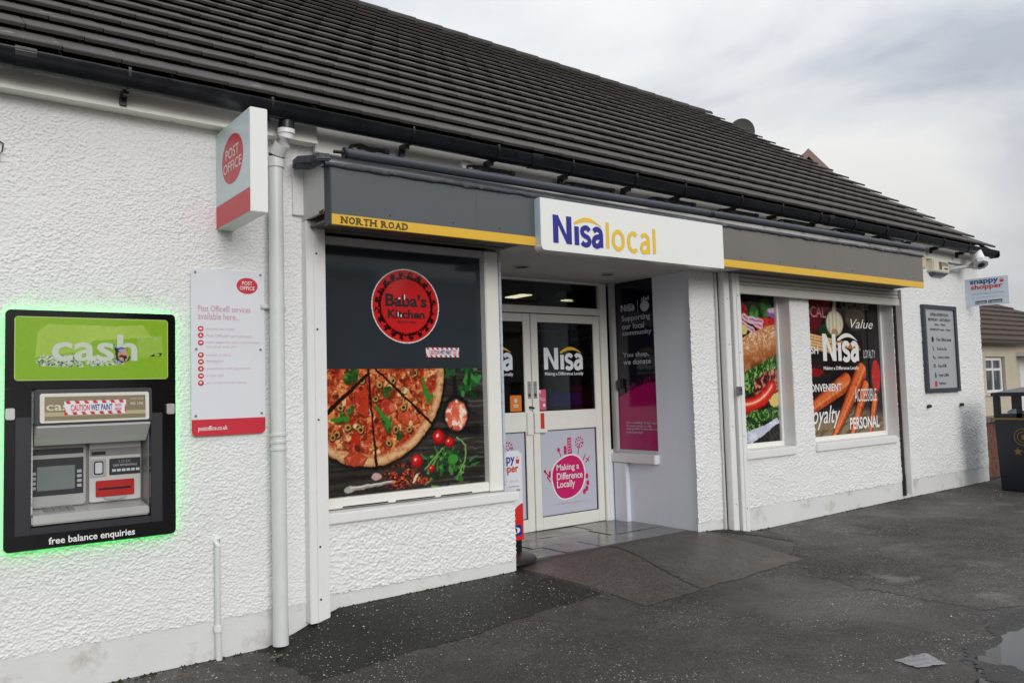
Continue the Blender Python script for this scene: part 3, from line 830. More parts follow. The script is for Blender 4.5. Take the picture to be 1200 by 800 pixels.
def pizza(A, Z):
    A0, Z0 = A, Z
    A = A0 + .016 * (fbm(A0 * 30, Z0 * 30, 201, 3) - .5); Z = Z0 + .016 * (fbm(A0 * 30, Z0 * 30, 205, 3) - .5)
    gr_ = fbm(A * 3, Z * 60, 50, 4); gr2 = fbm(A * 1.4 + 3, Z * 24, 52, 3)
    c = np.zeros(A.shape + (3,)) + np.array([46, 42, 39.]) * (0.45 + 1.1 * gr_)[..., None] * (0.7 + .6 * gr2)[..., None]
    c = blend(c, sstep(.58, .75, gr_) * sstep(3.2, 3.5, A) * .6, (112, 104, 94))
    c = blend(c, (np.abs(Z - 1.34 + .02 * fbm(A * 4, A * 0, 2, 2)) < .006) * .8, (18, 15, 14))
    # pizza
    wob = 1 + .012 * (fbm(np.arctan2(Z - CZ, A - CX) * 5, A * 0, 60, 3) - .5) * 2
    r = np.hypot((A - CX) / RA, (Z - CZ) / RB) / wob
    c = blend(c, (1 - sstep(1.0, 1.05, r)) * .75, (16, 12, 10))
    disc = 1 - sstep(.985, 1.0, r)
    n1, n2, n3 = fbm(A * 16, Z * 16, 70, 4), fbm(A * 30, Z * 30, 75, 4), fbm(A * 9 + 4, Z * 9, 80, 3)
    n4 = vn(A * 75, Z * 75, 83)
    t = np.zeros_like(c) + np.array([178, 66, 32.])
    t = blend(t, sstep(.44, .62, n1), (218, 132, 74))
    t = blend(t, sstep(.52, .66, n2) * .85, (242, 202, 146))
    t = blend(t, sstep(.52, .66, n3) * .8, (170, 40, 22))
    t = blend(t, sstep(.50, .62, fbm(A * 55, Z * 55, 211, 3)) * .45, (236, 150, 96)); t = blend(t, sstep(.56, .7, fbm(A * 48, Z * 48, 215, 3)) * .7, (104, 28, 16))
    t = blend(t, sstep(.60, .74, n2[::-1, ::-1]) * .75, (120, 44, 26))
    t = blend(t, sstep(.72, .85, n4) * .5, (90, 40, 28))
    t = blend(t, sstep(.46, .64, n2) * sstep(1.36, 1.16, Z) * sstep(2.75, 2.45, A) * .8, (240, 206, 134))
    crust = sstep(.86, .93, r + .05 * (n1 - .5))
    t = blend(t, crust, (220, 176, 128))
    t = blend(t, crust * sstep(.5, .7, n2) * .7, (172, 106, 58))
    t = blend(t, sstep(.955, 1.0, r) * .75, (150, 92, 52))
    for poly, col in ((((2.59, 1.659), (2.64, 1.69), (2.677, 1.681), (2.69, 1.56), (2.683, 1.463), (2.639, 1.458), (2.60, 1.49), (2.581, 1.563)), (205, 62, 36)), (((2.537, 1.278), (2.577, 1.353), (2.61, 1.339), (2.615, 1.237), (2.58, 1.20), (2.549, 1.206)), (206, 44, 30)), (((2.92, 1.466), (3.0, 1.48), (3.077, 1.447), (3.105, 1.395), (3.017, 1.368), (2.919, 1.416)), (212, 84, 52)), (((2.782, 1.544), (2.83, 1.575), (2.88, 1.56), (2.906, 1.491), (2.836, 1.456), (2.79, 1.49)), (196, 58, 40)), (((2.496, 1.174), (2.55, 1.21), (2.601, 1.202), (2.667, 1.162), (2.626, 1.105), (2.508, 1.114)), (196, 62, 34))):
        cx_, cz_ = np.mean([p[0] for p in poly]), np.mean([p[1] for p in poly])
        big = [(cx_ + (x - cx_) * 1.12, cz_ + (z - cz_) * 1.1 - .004) for x, z in poly]
        t = blend(t, inpoly(A, Z, big) * .65, (96, 30, 18))
        t = blend(t, inpoly(A, Z, poly) * (.45 + .5 * n1), col)
        t = blend(t, inpoly(A, Z, poly) * sstep(.55, .7, n2) * .5, (240, 150, 110))
    for (x, z) in olives:
        t = blend(t, inell(A, Z, x + .004, z - .006, .029, .030), (84, 40, 22))
        t = blend(t, inell(A, Z, x, z, .023, .024), (176, 146, 78))
        t = blend(t, inell(A, Z, x + .002, z - .001, .012, .013), (60, 34, 22))
    for i in range(26):
        a_, q = rp_.uniform(-math.pi, 0), rp_.uniform(.2, .85)
        x, z = CX + RA * q * math.cos(a_), CZ + RB * q * math.sin(a_)
        t = blend(t, inell(A, Z, x, z, rp_.uniform(.008, .02), rp_.uniform(.012, .03), rp_.uniform(0, 3)) * .8, [(110, 42, 26), (66, 34, 24), (236, 214, 168)][i % 3])
    for (x, z, ra, rb_, ro) in leaves:
        t = blend(t, inell(A, Z, x + .005, z - .008, ra, rb_, ro) * .6, (70, 40, 16))
        wv = .8 + .5 * n1
        t = blend(t, inell(A, Z, x, z, ra * .9, rb_ * .9, ro) * (n3 > .36) * .9, (44, 92, 36))
        t = blend(t, inell(A, Z, x - ra * .2, z + rb_ * .2, ra * .6, rb_ * .55, ro, .5) * sstep(.35, .6, n1) * .8, (120, 172, 92)); t = blend(t, inell(A, Z, x, z, ra, rb_, ro) * (n2 > .6) * .6, (24, 62, 22))
    for p, q in (((3.135, 1.72), (3.165, 1.62)), ((3.165, 1.62), (3.19, 1.55)), ((3.15, 1.60), (3.21, 1.585)), ((2.75, 1.52), (2.86, 1.38)), ((2.41, 1.44), (2.52, 1.44))):
        t = blend(t, seg(A, Z, p, q, .012, .020), (58, 128, 46))
    for p, q, w in (((2.685, 1.80), (2.746, 1.07), .007), ((2.735, 1.80), (3.235, 1.355), .008), ((2.69, 1.755), (2.30, 1.43), .012)):
        t = blend(t, seg(A, Z, p, q, w, w * 1.5), (34, 20, 14))
    c = blend(c, disc, (0, 0, 0)) + t * disc[..., None]
    # pan, herbs, tomatoes, chilli, spoon
    c = blend(c, inell(A, Z, 3.431, 1.446, .125, .140), (22, 22, 24)); c = blend(c, seg(A, Z, (3.425, 1.60), (3.418, 1.76), .022, .016), (26, 26, 28))
    for (p, q) in (((3.30, 1.43), (3.34, 1.52)), ((3.54, 1.45), (3.60, 1.44))):
        c = blend(c, seg(A, Z, p, q, .013, .010), (30, 30, 32))
    hm = inell(A, Z, 3.43, 1.430, .098, .116)
    hc = blend(np.zeros_like(c) + np.array([214, 96, 70.]), sstep(.45, .62, n1), (236, 150, 120)); hc = blend(hc, sstep(.56, .7, n2), (248, 220, 200)); hc = blend(hc, sstep(.6, .72, n3), (120, 36, 26))
    c = blend(c, hm, (0, 0, 0)) + hc * hm[..., None]
    for i in range(30):
        x, z = 3.545 + rp_.normal() * .045, 1.70 + rp_.normal() * .065
        c = blend(c, inell(A, Z, x, z, rp_.uniform(.012, .022), rp_.uniform(.022, .042), rp_.uniform(-1, 1)) * (Z < 1.80), [(34, 92, 40), (62, 132, 60), (20, 58, 28)][i % 3])
    for i in range(9):
        c = blend(c, inell(A, Z, 3.40 + rp_.normal() * .05, 1.765 + rp_.normal() * .015, .016, .026, rp_.uniform(-1, 1)), (38, 88, 42))
    for i in range(46):
        x, z = 3.33 + rp_.normal() * .10, 1.06 + rp_.normal() * .075
        x2, z2 = x + rp_.uniform(-.06, .09), z + rp_.uniform(-.06, .10)
        c = blend(c, seg(A, Z, (x, z), (x2, z2), .011, .005), [(30, 74, 34), (54, 116, 48), (18, 42, 22), (96, 150, 72)][i % 4])
    for i in range(26):
        x, z = 3.36 + rp_.normal() * .085, 1.03 + rp_.normal() * .06
        c = blend(c, inell(A, Z, x, z, rp_.uniform(.010, .02), rp_.uniform(.02, .04), rp_.uniform(-1.5, 1.5)), [(24, 60, 30), (44, 100, 42), (16, 36, 20), (76, 128, 58)][i % 4])
    for p, q in (((3.43, 1.26), (3.51, 1.20)), ((3.51, 1.20), (3.50, 1.08)), ((3.50, 1.08), (3.45, 1.0)), ((3.14, 1.04), (3.30, 1.19))):
        c = blend(c, seg(A, Z, p, q, .007), (110, 160, 78))
    c = blend(c, inell(A, Z, 3.39, 1.10, .045, .038), (64, 136, 52))
    for (x, z, q) in ((3.268, 1.273, .055), (3.363, 1.232, .042), (3.076, 1.108, .052), (3.196, 1.042, .026)):
        c = blend(c, inell(A, Z, x, z, q, q), (150, 14, 16)); c = blend(c, inell(A, Z, x - q * .12, z + q * .15, q * .72, q * .72, 0, .4), (208, 34, 30)); c = blend(c, inell(A, Z, x - q * .25, z + q * .2, q * .2, q * .2, 0, .5), (255, 210, 210))
    pile = np.clip(inell(A, Z, 2.93, 1.01, .125, .085, 0, .5) * (fbm(A * 18, Z * 18, 91, 3) > .36) + inell(A, Z, 3.116, .979, .07, .045, 0, .5) * (fbm(A * 18, Z * 18, 92, 3) > .4), 0, 1)
    pc = blend(np.zeros_like(c) + np.array([70, 22, 16.]), sstep(.45, .6, vn(A * 60 + Z * 40, Z * 80, 95)), (176, 58, 38)); pc = blend(pc, sstep(.75, .85, vn(A * 90, Z * 90, 97)), (214, 140, 80))
    c = blend(c, pile, (0, 0, 0)) + pc * pile[..., None]
    c = blend(c, inell(A, Z, 2.738, 1.024, .042, .024), (196, 156, 150)); c = blend(c, inell(A, Z, 3.06, .985, .012, .04, -.6), (214, 204, 186))
    c = blend(c, seg(A, Z, (2.867, .976), (2.56, .953), .010, .017), (150, 144, 136)); c = blend(c, inell(A, Z, 2.53, .948, .042, .024, .1), (168, 162, 154)); c = blend(c, seg(A, Z, (2.86, .980), (2.54, .958), .004), (212, 206, 198))
    return c
painted('pizza_print', 2.30, 3.68, 0.905, 1.79, 0.0042, pizza, P_, m_print, pw, -0.0015)
# round red emblem
def seal(A, Z):
    u, v = (A - 3.008) / .288, (Z - 2.253) / .279
    r = np.hypot(u, v); th = np.arctan2(v, u)
    c = np.zeros(A.shape + (3,)) + np.array([206, 38, 40.])
    c = blend(c, sstep(.955, .97, r), (240, 232, 230))
    k = 20; ph = (th / (2 * math.pi) * k) % 1 - .5
    w = .16 + .30 * np.abs(np.sin((r - .72) / .22 * math.pi * 2))
    lace = ((r > .745) & (r < .93) & (np.abs(ph) < w * sstep(.95, .80, r) + .05 * (r < .9)) & (fbm(A * 60, Z * 60, 7, 2) > .33))
    c = blend(c, lace * .92, (40, 12, 16))
    c = blend(c, (np.abs(r - .735) < .013) * 1., (30, 10, 12)); c = blend(c, ((np.abs(r - .775) < .02) & (((th / (2 * math.pi) * 44) % 1) < .5)) * .9, (36, 10, 12))
    return c
sl = painted('red_emblem', 2.718, 3.298, 1.972, 2.534, .0042, seal, P_, m_print, pw, 0.0005, lambda A, Z: np.hypot((A - 3.008) / .288, (Z - 2.253) / .279) < 1.0)
text('lettering', "Baba's", 2.835, 3.185, 2.247, 2.345, P_, m_ink, sl, .03, .002)
text('lettering', "Kitchen", 2.853, 3.165, 2.160, 2.228, P_, m_ink, sl, .03, .002)
flat('worn_letter_face', [rect(2.990, 2.999, 2.30, 2.338), [(2.938, 2.30), (2.958, 2.305), (2.956, 2.316), (2.944, 2.312)], rect(2.934, 2.942, 2.175, 2.205), rect(2.958, 2.966, 2.17, 2.19)], P_, m_white, sl, .0032)
text('lettering', "TAKEAWAY MENU", 2.92, 3.09, 2.128, 2.142, P_, m_ink, sl, .01, .002)
def caution(nm, a0, a1, b0, b1, place, parent, d=.001):
    def f(A, Z):
        u, v = (A - a0) / (a1 - a0), (Z - b0) / (b1 - b0)
        c = np.zeros(A.shape + (3,)) + np.array([226, 226, 228.])
        st_ = ((u * 7 + v * .9) % 1 < .48) & ((v < .2) | (v > .8) | (u < .03) | (u > .97))
        return blend(c, st_ * 1., (204, 44, 58))
    s_o = painted(nm, a0, a1, b0, b1, (b1 - b0) / 16, f, place, m_print2, parent, d)
    w_, h_ = a1 - a0, b1 - b0
    text('lettering', 'CAUTION', a0 + w_ * .10, a0 + w_ * .40, b0 + h_ * .28, b0 + h_ * .72, place, m_red, s_o, .018, d + .001)
    text('lettering', 'WET PAINT', a0 + w_ * .42, a0 + w_ * .77, b0 + h_ * .28, b0 + h_ * .72, place, m_navy, s_o, .018, d + .001)
    flat('stamp', [rect(a0 + w_ * .81, a0 + w_ * .92, b0 + h_ * .55, b0 + h_ * .75), rect(a0 + w_ * .81, a0 + w_ * .92, b0 + h_ * .25, b0 + h_ * .45)], place, m_pinkhead, s_o, d + .001)
    return s_o
caution('caution_sticker', 3.170, 3.467, 1.875, 1.948, P_, pw)

# right-hand windows
WY = 5.36
PW = PY(WY)
def side_window(name, X0, X1, sill0, sill1):
    w_ = box(name, X0, X1 - .02, WY + .004, WY + .016, 0.93, 2.75, m_glass, shop)
    B().box(X1 - .045, X1 - .006, WY - .03, WY + .05, .99, 2.75).build('frame_post', m_wpaint, w_, bevel=.005)
    B().box(X0, X0 + .045, WY - .03, WY + .05, .99, 2.75).build('frame_post', m_wpaint, w_, bevel=.005)
    B().box(X0, X1 - .006, WY - .03, WY + .05, .935, .99).build('frame_rail', m_upvc, w_, bevel=.005)
    B().box(X1 - .004, X1 + .02, 5.196, WY + .06, .90, 2.9).build('reveal', m_wpaint, w_)
    B().box(X0 - .02, X0 + .0, 5.204, WY + .06, .90, 2.9).build('reveal', m_wpaint, w_)
    B().hexa([(sill0, 5.165, .85), (sill1, 5.165, .85), (sill1, WY + .06, .85), (sill0, WY + .06, .85), (sill0, 5.165, .935), (sill1, 5.165, .935), (sill1, WY + .06, .95), (sill0, WY + .06, .95)]).build('sill', m_wpaint, w_, bevel=.008)
    return w_
w1 = side_window('burger_window', 6.86, 7.683, 6.80, 7.66)
w2 = side_window('carrot_window', 8.04, 9.82, 8.03, 9.74)
def burger(A, Z):
    A0, Z0 = A, Z
    A = A0 + .03 * (fbm(A0 * 16, Z0 * 16, 221, 3) - .5); Z = Z0 + .03 * (fbm(A0 * 16, Z0 * 16, 225, 3) - .5)
    n1, n2, n3 = fbm(A * 14, Z * 14, 110, 4), fbm(A * 34, Z * 34, 114, 3), fbm(A * 6, Z * 6, 118, 3)
    c = np.zeros(A.shape + (3,)) + np.array([24, 22, 22.]) * (.5 + n1[..., None])
    c = blend(c, ((Z < 1.1) & ((np.sin(A * 90 + Z * 60) > .2) | (np.sin(A * 50 - Z * 70) > .5))) * .5, (66, 62, 60))
    for (x, z, ra, rb_, col) in ((7.35, 2.40, .22, .12, (34, 66, 34)), (7.50, 2.42, .10, .10, (60, 120, 56)), (7.28, 2.36, .08, .08, (88, 148, 70)), (7.62, 2.37, .12, .05, (150, 90, 150)), (7.62, 2.40, .10, .03, (220, 200, 226)), (7.10, 2.33, .07, .13, (206, 40, 32)), (7.45, 2.25, .20, .07, (214, 48, 36)), (7.62, 2.27, .10, .05, (190, 30, 30))):
        c = blend(c, inell(A, Z, x, z, ra, rb_), col); c = blend(c, inell(A, Z, x, z, ra, rb_) * sstep(.5, .65, n1) * .6, [v * .5 for v in col])
    for p, q in (((7.10, 2.32), (7.40, 2.22)), ((7.08, 2.24), (7.25, 2.17)), ((7.20, 2.30), (7.42, 2.27))):
        c = blend(c, seg(A, Z, p, q, .035, .03), (226, 206, 216)); c = blend(c, seg(A, Z, p, q, .012), (196, 110, 150))
    c = blend(c, inell(A, Z, 7.10, 2.18, .06, .05), (216, 206, 120))
    bun = inpoly(A, Z, ((6.8, 1.96), (7.0, 2.07), (7.2, 2.15), (7.45, 2.215), (7.70, 2.25), (7.70, 1.88), (7.358, 1.78), (7.1, 1.70), (6.8, 1.64)))
    hgt = (Z - (1.66 + (A - 6.8) * .25)) / .36
    c = blend(c, bun, (168, 96, 52)); c = blend(c, bun * sstep(.25, .75, hgt), (206, 142, 92)); c = blend(c, bun * sstep(.3, .02, hgt) * .8, (104, 50, 22))
    c = blend(c, bun * sstep(.45, .68, n1) * .5, (226, 178, 136)); c = blend(c, bun * sstep(.5, .66, fbm(A * 40, Z * 60, 119, 3)) * sstep(.3, .8, hgt) * .75, (246, 226, 208))
    c = blend(c, bun * (np.abs(np.sin((A * .55 - Z) * 34 + 5 * n1)) > .9) * sstep(.3, .7, hgt) * .35, (150, 84, 44))
    def ruffle(p, q, w, base):
        nonlocal c
        m = seg(A, Z, p, q, w * (.8 + .0), w)
        rf = np.sin((A * .9 + Z * .35) * 52 + 16 * n1 + 10 * n3 + 5 * n2)
        c = blend(c, m, base); c = blend(c, m * sstep(.2, .8, rf) * .75, (96, 150, 58)); c = blend(c, m * sstep(.85, 1.0, rf) * .8, (184, 208, 134)); c = blend(c, m * sstep(-.3, -.9, rf) * .8, (18, 44, 16))
    ruffle((6.95, 1.60), (7.22, 1.70), .085, (44, 92, 34)); ruffle((7.22, 1.72), (7.70, 1.86), .075, (50, 100, 38)); ruffle((7.0, 1.52), (7.2, 1.58), .06, (38, 80, 30))
    m = inpoly(A, Z, ((7.2, 1.50), (7.25, 1.66), (7.40, 1.73), (7.57, 1.76), (7.70, 1.76), (7.70, 1.52), (7.45, 1.50), (7.33, 1.44)))
    st = np.sin((A * 1.1 - Z * .5) * 48 + 14 * n1 + 4 * n2)
    c = blend(c, m, (112, 46, 34)); c = blend(c, m * sstep(.1, .8, st), (176, 98, 76)); c = blend(c, m * sstep(.7, 1, st) * .7, (226, 176, 150)); c = blend(c, m * sstep(-.2, -.9, st), (58, 18, 16))
    for w_, col in ((.085, (150, 18, 14)), (.066, (206, 40, 26)), (.030, (232, 84, 58)), (.010, (250, 190, 170))):
        dz_ = .012 if w_ < .05 else 0
        for p, q in (((6.90, 1.38), (7.18, 1.385)), ((7.18, 1.385), (7.38, 1.45)), ((7.38, 1.45), (7.53, 1.565))):
            c = blend(c, seg(A, Z, (p[0], p[1] + dz_), (q[0], q[1] + dz_), w_), col)
    m = inpoly(A, Z, ((7.46, 1.43), (7.58, 1.50), (7.70, 1.53), (7.70, 1.33), (7.54, 1.36)))
    c = blend(c, m, (222, 196, 116)); c = blend(c, m * sstep(.5, .66, n1) * .5, (246, 232, 178))
    ruffle((6.95, 1.20), (7.25, 1.26), .075, (42, 88, 32)); ruffle((7.25, 1.26), (7.70, 1.31), .07, (46, 94, 34)); ruffle((7.0, 1.12), (7.3, 1.18), .05, (28, 62, 24))
    m = inpoly(A, Z, ((6.95, 1.05), (7.097, 1.122), (7.35, 1.165), (7.609, 1.235), (7.64, 1.19), (7.40, 1.09), (7.144, .985), (7.05, 1.0)))
    c = blend(c, m, (186, 192, 208)); c = blend(c, m * sstep(.5, .65, n1) * .6, (226, 230, 238)); c = blend(c, m * sstep(.6, .7, n3) * .4, (130, 136, 156))
    return c
painted('burger_print', 6.86, 7.66, .985, 2.74, .0075, burger, PW, m_print, w1, 0.0)
def carrots(A, Z):
    n1, n2, n3 = fbm(A * 12, Z * 12, 130, 4), fbm(A * 30, Z * 30, 134, 3), fbm(A * 5, Z * 5, 138, 3)
    gr_ = fbm(A * 4 + Z * 3, Z * 40 - A * 12, 140, 3)
    c = np.zeros(A.shape + (3,)) + np.array([30, 26, 27.]) * (.4 + 1.2 * n3[..., None])
    wd = sstep(.1, -.05, Z - (1.22 + .05 * np.sin(A * 5)))
    c = blend(c, wd, (138, 120, 92)); c = blend(c, wd * sstep(.5, .65, gr_), (92, 78, 58))
    c = blend(c, ((np.abs(A - 9.45) < .012) | (np.abs(A - 9.02) < .008)) * (Z > 1.3) * .8, (12, 10, 12))
    for (x, z, ra, rb_, col) in ((8.35, 2.40, .20, .22, (96, 18, 26)), (8.55, 2.55, .18, .16, (120, 22, 28)), (9.30, 2.58, .30, .14, (96, 84, 60)), (8.62, 2.20, .16, .08, (30, 52, 26)), (9.66, 1.66, .10, .20, (188, 36, 26)), (9.25, 2.38, .22, .16, (74, 66, 52)), (8.33, 1.72, .2, .05, (130, 24, 22))):
        m = inell(A, Z, x, z, ra, rb_)
        c = blend(c, m, col); c = blend(c, m * sstep(.5, .68, n1) * .5, [v * 1.4 for v in col])
    for k in range(5):
        z = 2.12 - k * .035
        c = blend(c, seg(A, Z, (8.1, z + .05), (8.75 + .1 * (k % 2), z - .03), .020), (206, 150, 92)); c = blend(c, seg(A, Z, (8.1, z + .056), (8.75, z - .022), .006), (240, 206, 156))
    for p, q in (((8.9, 2.08), (9.30, 2.02)), ((8.95, 2.03), (9.32, 1.99))):
        c = blend(c, seg(A, Z, p, q, .018), (190, 130, 74))
    m = inell(A, Z, 8.807, 2.295, .178, .15); m = np.maximum(m, seg(A, Z, (8.80, 2.40), (8.83, 2.56), .05, .03))
    c = blend(c, m, (222, 212, 186)); c = blend(c, m * (np.abs(np.sin((A - 8.807) * 40)) > .88) * .6, (176, 160, 128)); c = blend(c, inell(A, Z, 8.80, 2.18, .07, .05) * .7, (150, 116, 78))
    def carrot(p, q, w0, w1):
        nonlocal c
        px, pz = p; dx, dz_ = q[0] - px, q[1] - pz
        t = np.clip(((A - px) * dx + (Z - pz) * dz_) / (dx * dx + dz_ * dz_), 0, 1)
        ln = math.hypot(dx, dz_)
        sd_ = ((A - px) * dz_ - (Z - pz) * dx) / ln
        w = w0 + (w1 - w0) * t ** 1.3
        dd = np.hypot(A - px - t * dx, Z - pz - t * dz_)
        m = 1 - sstep(.94, 1.04, dd / w)
        c = blend(c, (1 - sstep(.9, 1.35, dd / w)) * .7, (20, 10, 6))
        rel = sd_ / w
        col = blend(np.zeros_like(c) + np.array([186, 76, 34.]), sstep(.9, .1, np.abs(rel - .15)), (226, 112, 58)); col = blend(col, sstep(.30, .0, np.abs(rel + .25)) * .55, (250, 176, 126)); col = blend(col, sstep(.55, 1, rel) * .7, (112, 38, 16)); col = blend(col, sstep(-.65, -1, rel) * .5, (140, 52, 22))
        ring_ = vn(t * ln * 55, rel * 1.6 + 9, 231)
        col = blend(col, sstep(.68, .82, ring_) * .45, (140, 50, 22)); col = blend(col, sstep(.55, .75, n1) * .25, (244, 160, 104))
        c = blend(c, m, (0, 0, 0)) + col * m[..., None]
    carrot((8.98, 1.60), (8.15, 1.27), .115, .06)
    carrot((9.32, 1.71), (8.70, 1.0), .12, .045)
    carrot((9.40, 1.53), (9.05, .96), .085, .045)
    carrot((9.61, 1.38), (9.45, .96), .065, .04)
    return c
kp = painted('carrot_print', 8.05, 9.80, .985, 2.74, .0085, carrots, PW, m_print, w2, 0.0)
T_ = lambda s, a0, a1, b0, b1, bold=.018, sh=0, mat=m_white: text('lettering', s, a0, a1, b0, b1, PW, mat, kp, bold, .002, .001, sh)
def nisa_logo(a0, a1, b0, b1, place, mat, parent, arcmat, d=.002):
    """the four-letter wordmark with its swoosh over i-s-a; box is that of the letters"""
    w_, h_ = a1 - a0, b1 - b0
    x = lambda u: a0 + u * w_
    z = lambda v: b0 + v * h_
    st = .095
    flat('lettering', [[(x(0), z(0)), (x(0), z(1)), (x(.10), z(1)), (x(.26), z(.32)), (x(.26), z(1)), (x(.36), z(1)), (x(.36), z(0)), (x(.26), z(0)), (x(.10), z(.66)), (x(.10), z(0))][::-1],
                       rect(x(.415), x(.505), z(0), z(.68))], place, mat, parent, d)
    glyph('lettering', 's', x(.535), x(.745), z(0), z(.71), place, mat, parent, w_ * .078, d)
    glyph('lettering', 'a', x(.765), x(1.0), z(0), z(.71), place, mat, parent, w_ * .082, d + .0002)
    arc = []
    for i in range(15):
        t = i / 14
        arc.append((x(.40 + .58 * t), z(.72 + .34 * math.sin(math.pi * (t * .86 + .08)) - .02 * t)))
    for i in range(15):
        t = 1 - i / 14
        arc.append((x(.42 + .56 * t), z(.70 + .185 * math.sin(math.pi * (t * .9 + .05)) + .03 * t)))
    flat('swoosh', [arc], place, arcmat, parent, d)
nisa_logo(8.53, 9.29, 1.85, 2.165, PW, m_white, kp, m_white)
T_('Making a Difference Locally', 8.53, 9.275, 1.735, 1.788, .02)
T_('Value', 9.144, 9.645, 2.245, 2.355, .0, .35)
T_('LOYALTY', 9.392, 9.665, 1.885, 1.985, .0, 0, m_offwhite)
T_('FRESH', 8.09, 8.436, 1.93, 2.018)
T_('CONVENIENT', 8.165, 8.879, 1.497, 1.587, .02)
T_('ACCESSIBLE', 9.147, 9.64, 1.36, 1.515, .0)
T_('Loyalty', 8.14, 8.82, 1.07, 1.335, .005, .35)
T_('PERSONAL', 9.017, 9.672, 1.037, 1.18, .022)
T_('LOCAL', 8.10, 8.625, 2.35, 2.48, .01, 0, M('dusky pink print', (196, 120, 130), .35))
T_('CHOICE', 8.953, 9.564, 2.475, 2.58, .01, 0, M('taupe print', (120, 112, 104), .35))

# ------------------------------------------------------------------ shop doors in the recess
DY = 6.35
ent = thing('entrance_doors', (5.0, 6.35, .23), 'cream double glazed shop doors with transom at back of recess', 'door')
B().box(5.935, 6.03, DY - .045, DY + .05, .2, 2.715).build('frame_post', m_upvc, ent, bevel=.005)
B().box(4.02, 4.10, DY - .045, DY + .05, .2, 2.715).build('frame_post', m_upvc, ent, bevel=.005)
B().box(4.10, 5.935, DY - .04, DY + .05, 2.375, 2.445).build('transom_bar', m_upvc, ent, bevel=.005)
B().box(4.10, 5.935, DY - .035, DY + .05, 2.695, 2.716).build('frame_head', m_upvc, ent)
box('transom_glass', 4.10, 5.935, DY + .0, DY + .008, 2.445, 2.695, m_glass, ent)
PD = PY(DY - .025)
PD2 = PY(DY - .004)
def leaf(x0, x1):
    lf = B().box(x0, x0 + .085, DY - .025, DY + .02, .235, 2.365).box(x1 - .085, x1, DY - .025, DY + .02, .235, 2.365)
    lf.box(x0 + .085, x1 - .085, DY - .0245, DY + .019, 2.285, 2.365).box(x0 + .085, x1 - .085, DY - .0245, DY + .019, 1.205, 1.395).box(x0 + .085, x1 - .085, DY - .0245, DY + .019, .235, .355)
    o = lf.build('door_leaf', m_upvc, ent, bevel=.004)
    g = box('pane', x0 + .085, x1 - .085, DY - .004, DY + .004, 1.395, 2.285, m_glass, o)
    box('lower_panel', x0 + .085, x1 - .085, DY - .004, DY + .004, .355, 1.205, m_lilac, o)
    gk = B()
    for (b0, b1) in ((1.395, 2.285), (.355, 1.205)):
        gk.box(x0 + .086, x0 + .094, DY - .012, DY - .0042, b0, b1).box(x1 - .094, x1 - .086, DY - .012, DY - .0042, b0, b1).box(x0 + .094, x1 - .094, DY - .012, DY - .0042, b1 - .008, b1).box(x0 + .094, x1 - .094, DY - .012, DY - .0042, b0, b0 + .008)
    gk.build('gasket', m_black, o)
    return o
lr, ll = leaf(5.008, 5.93), leaf(4.105, 4.998)
m_dw = M('frosted white vinyl', (240, 246, 250), .4)
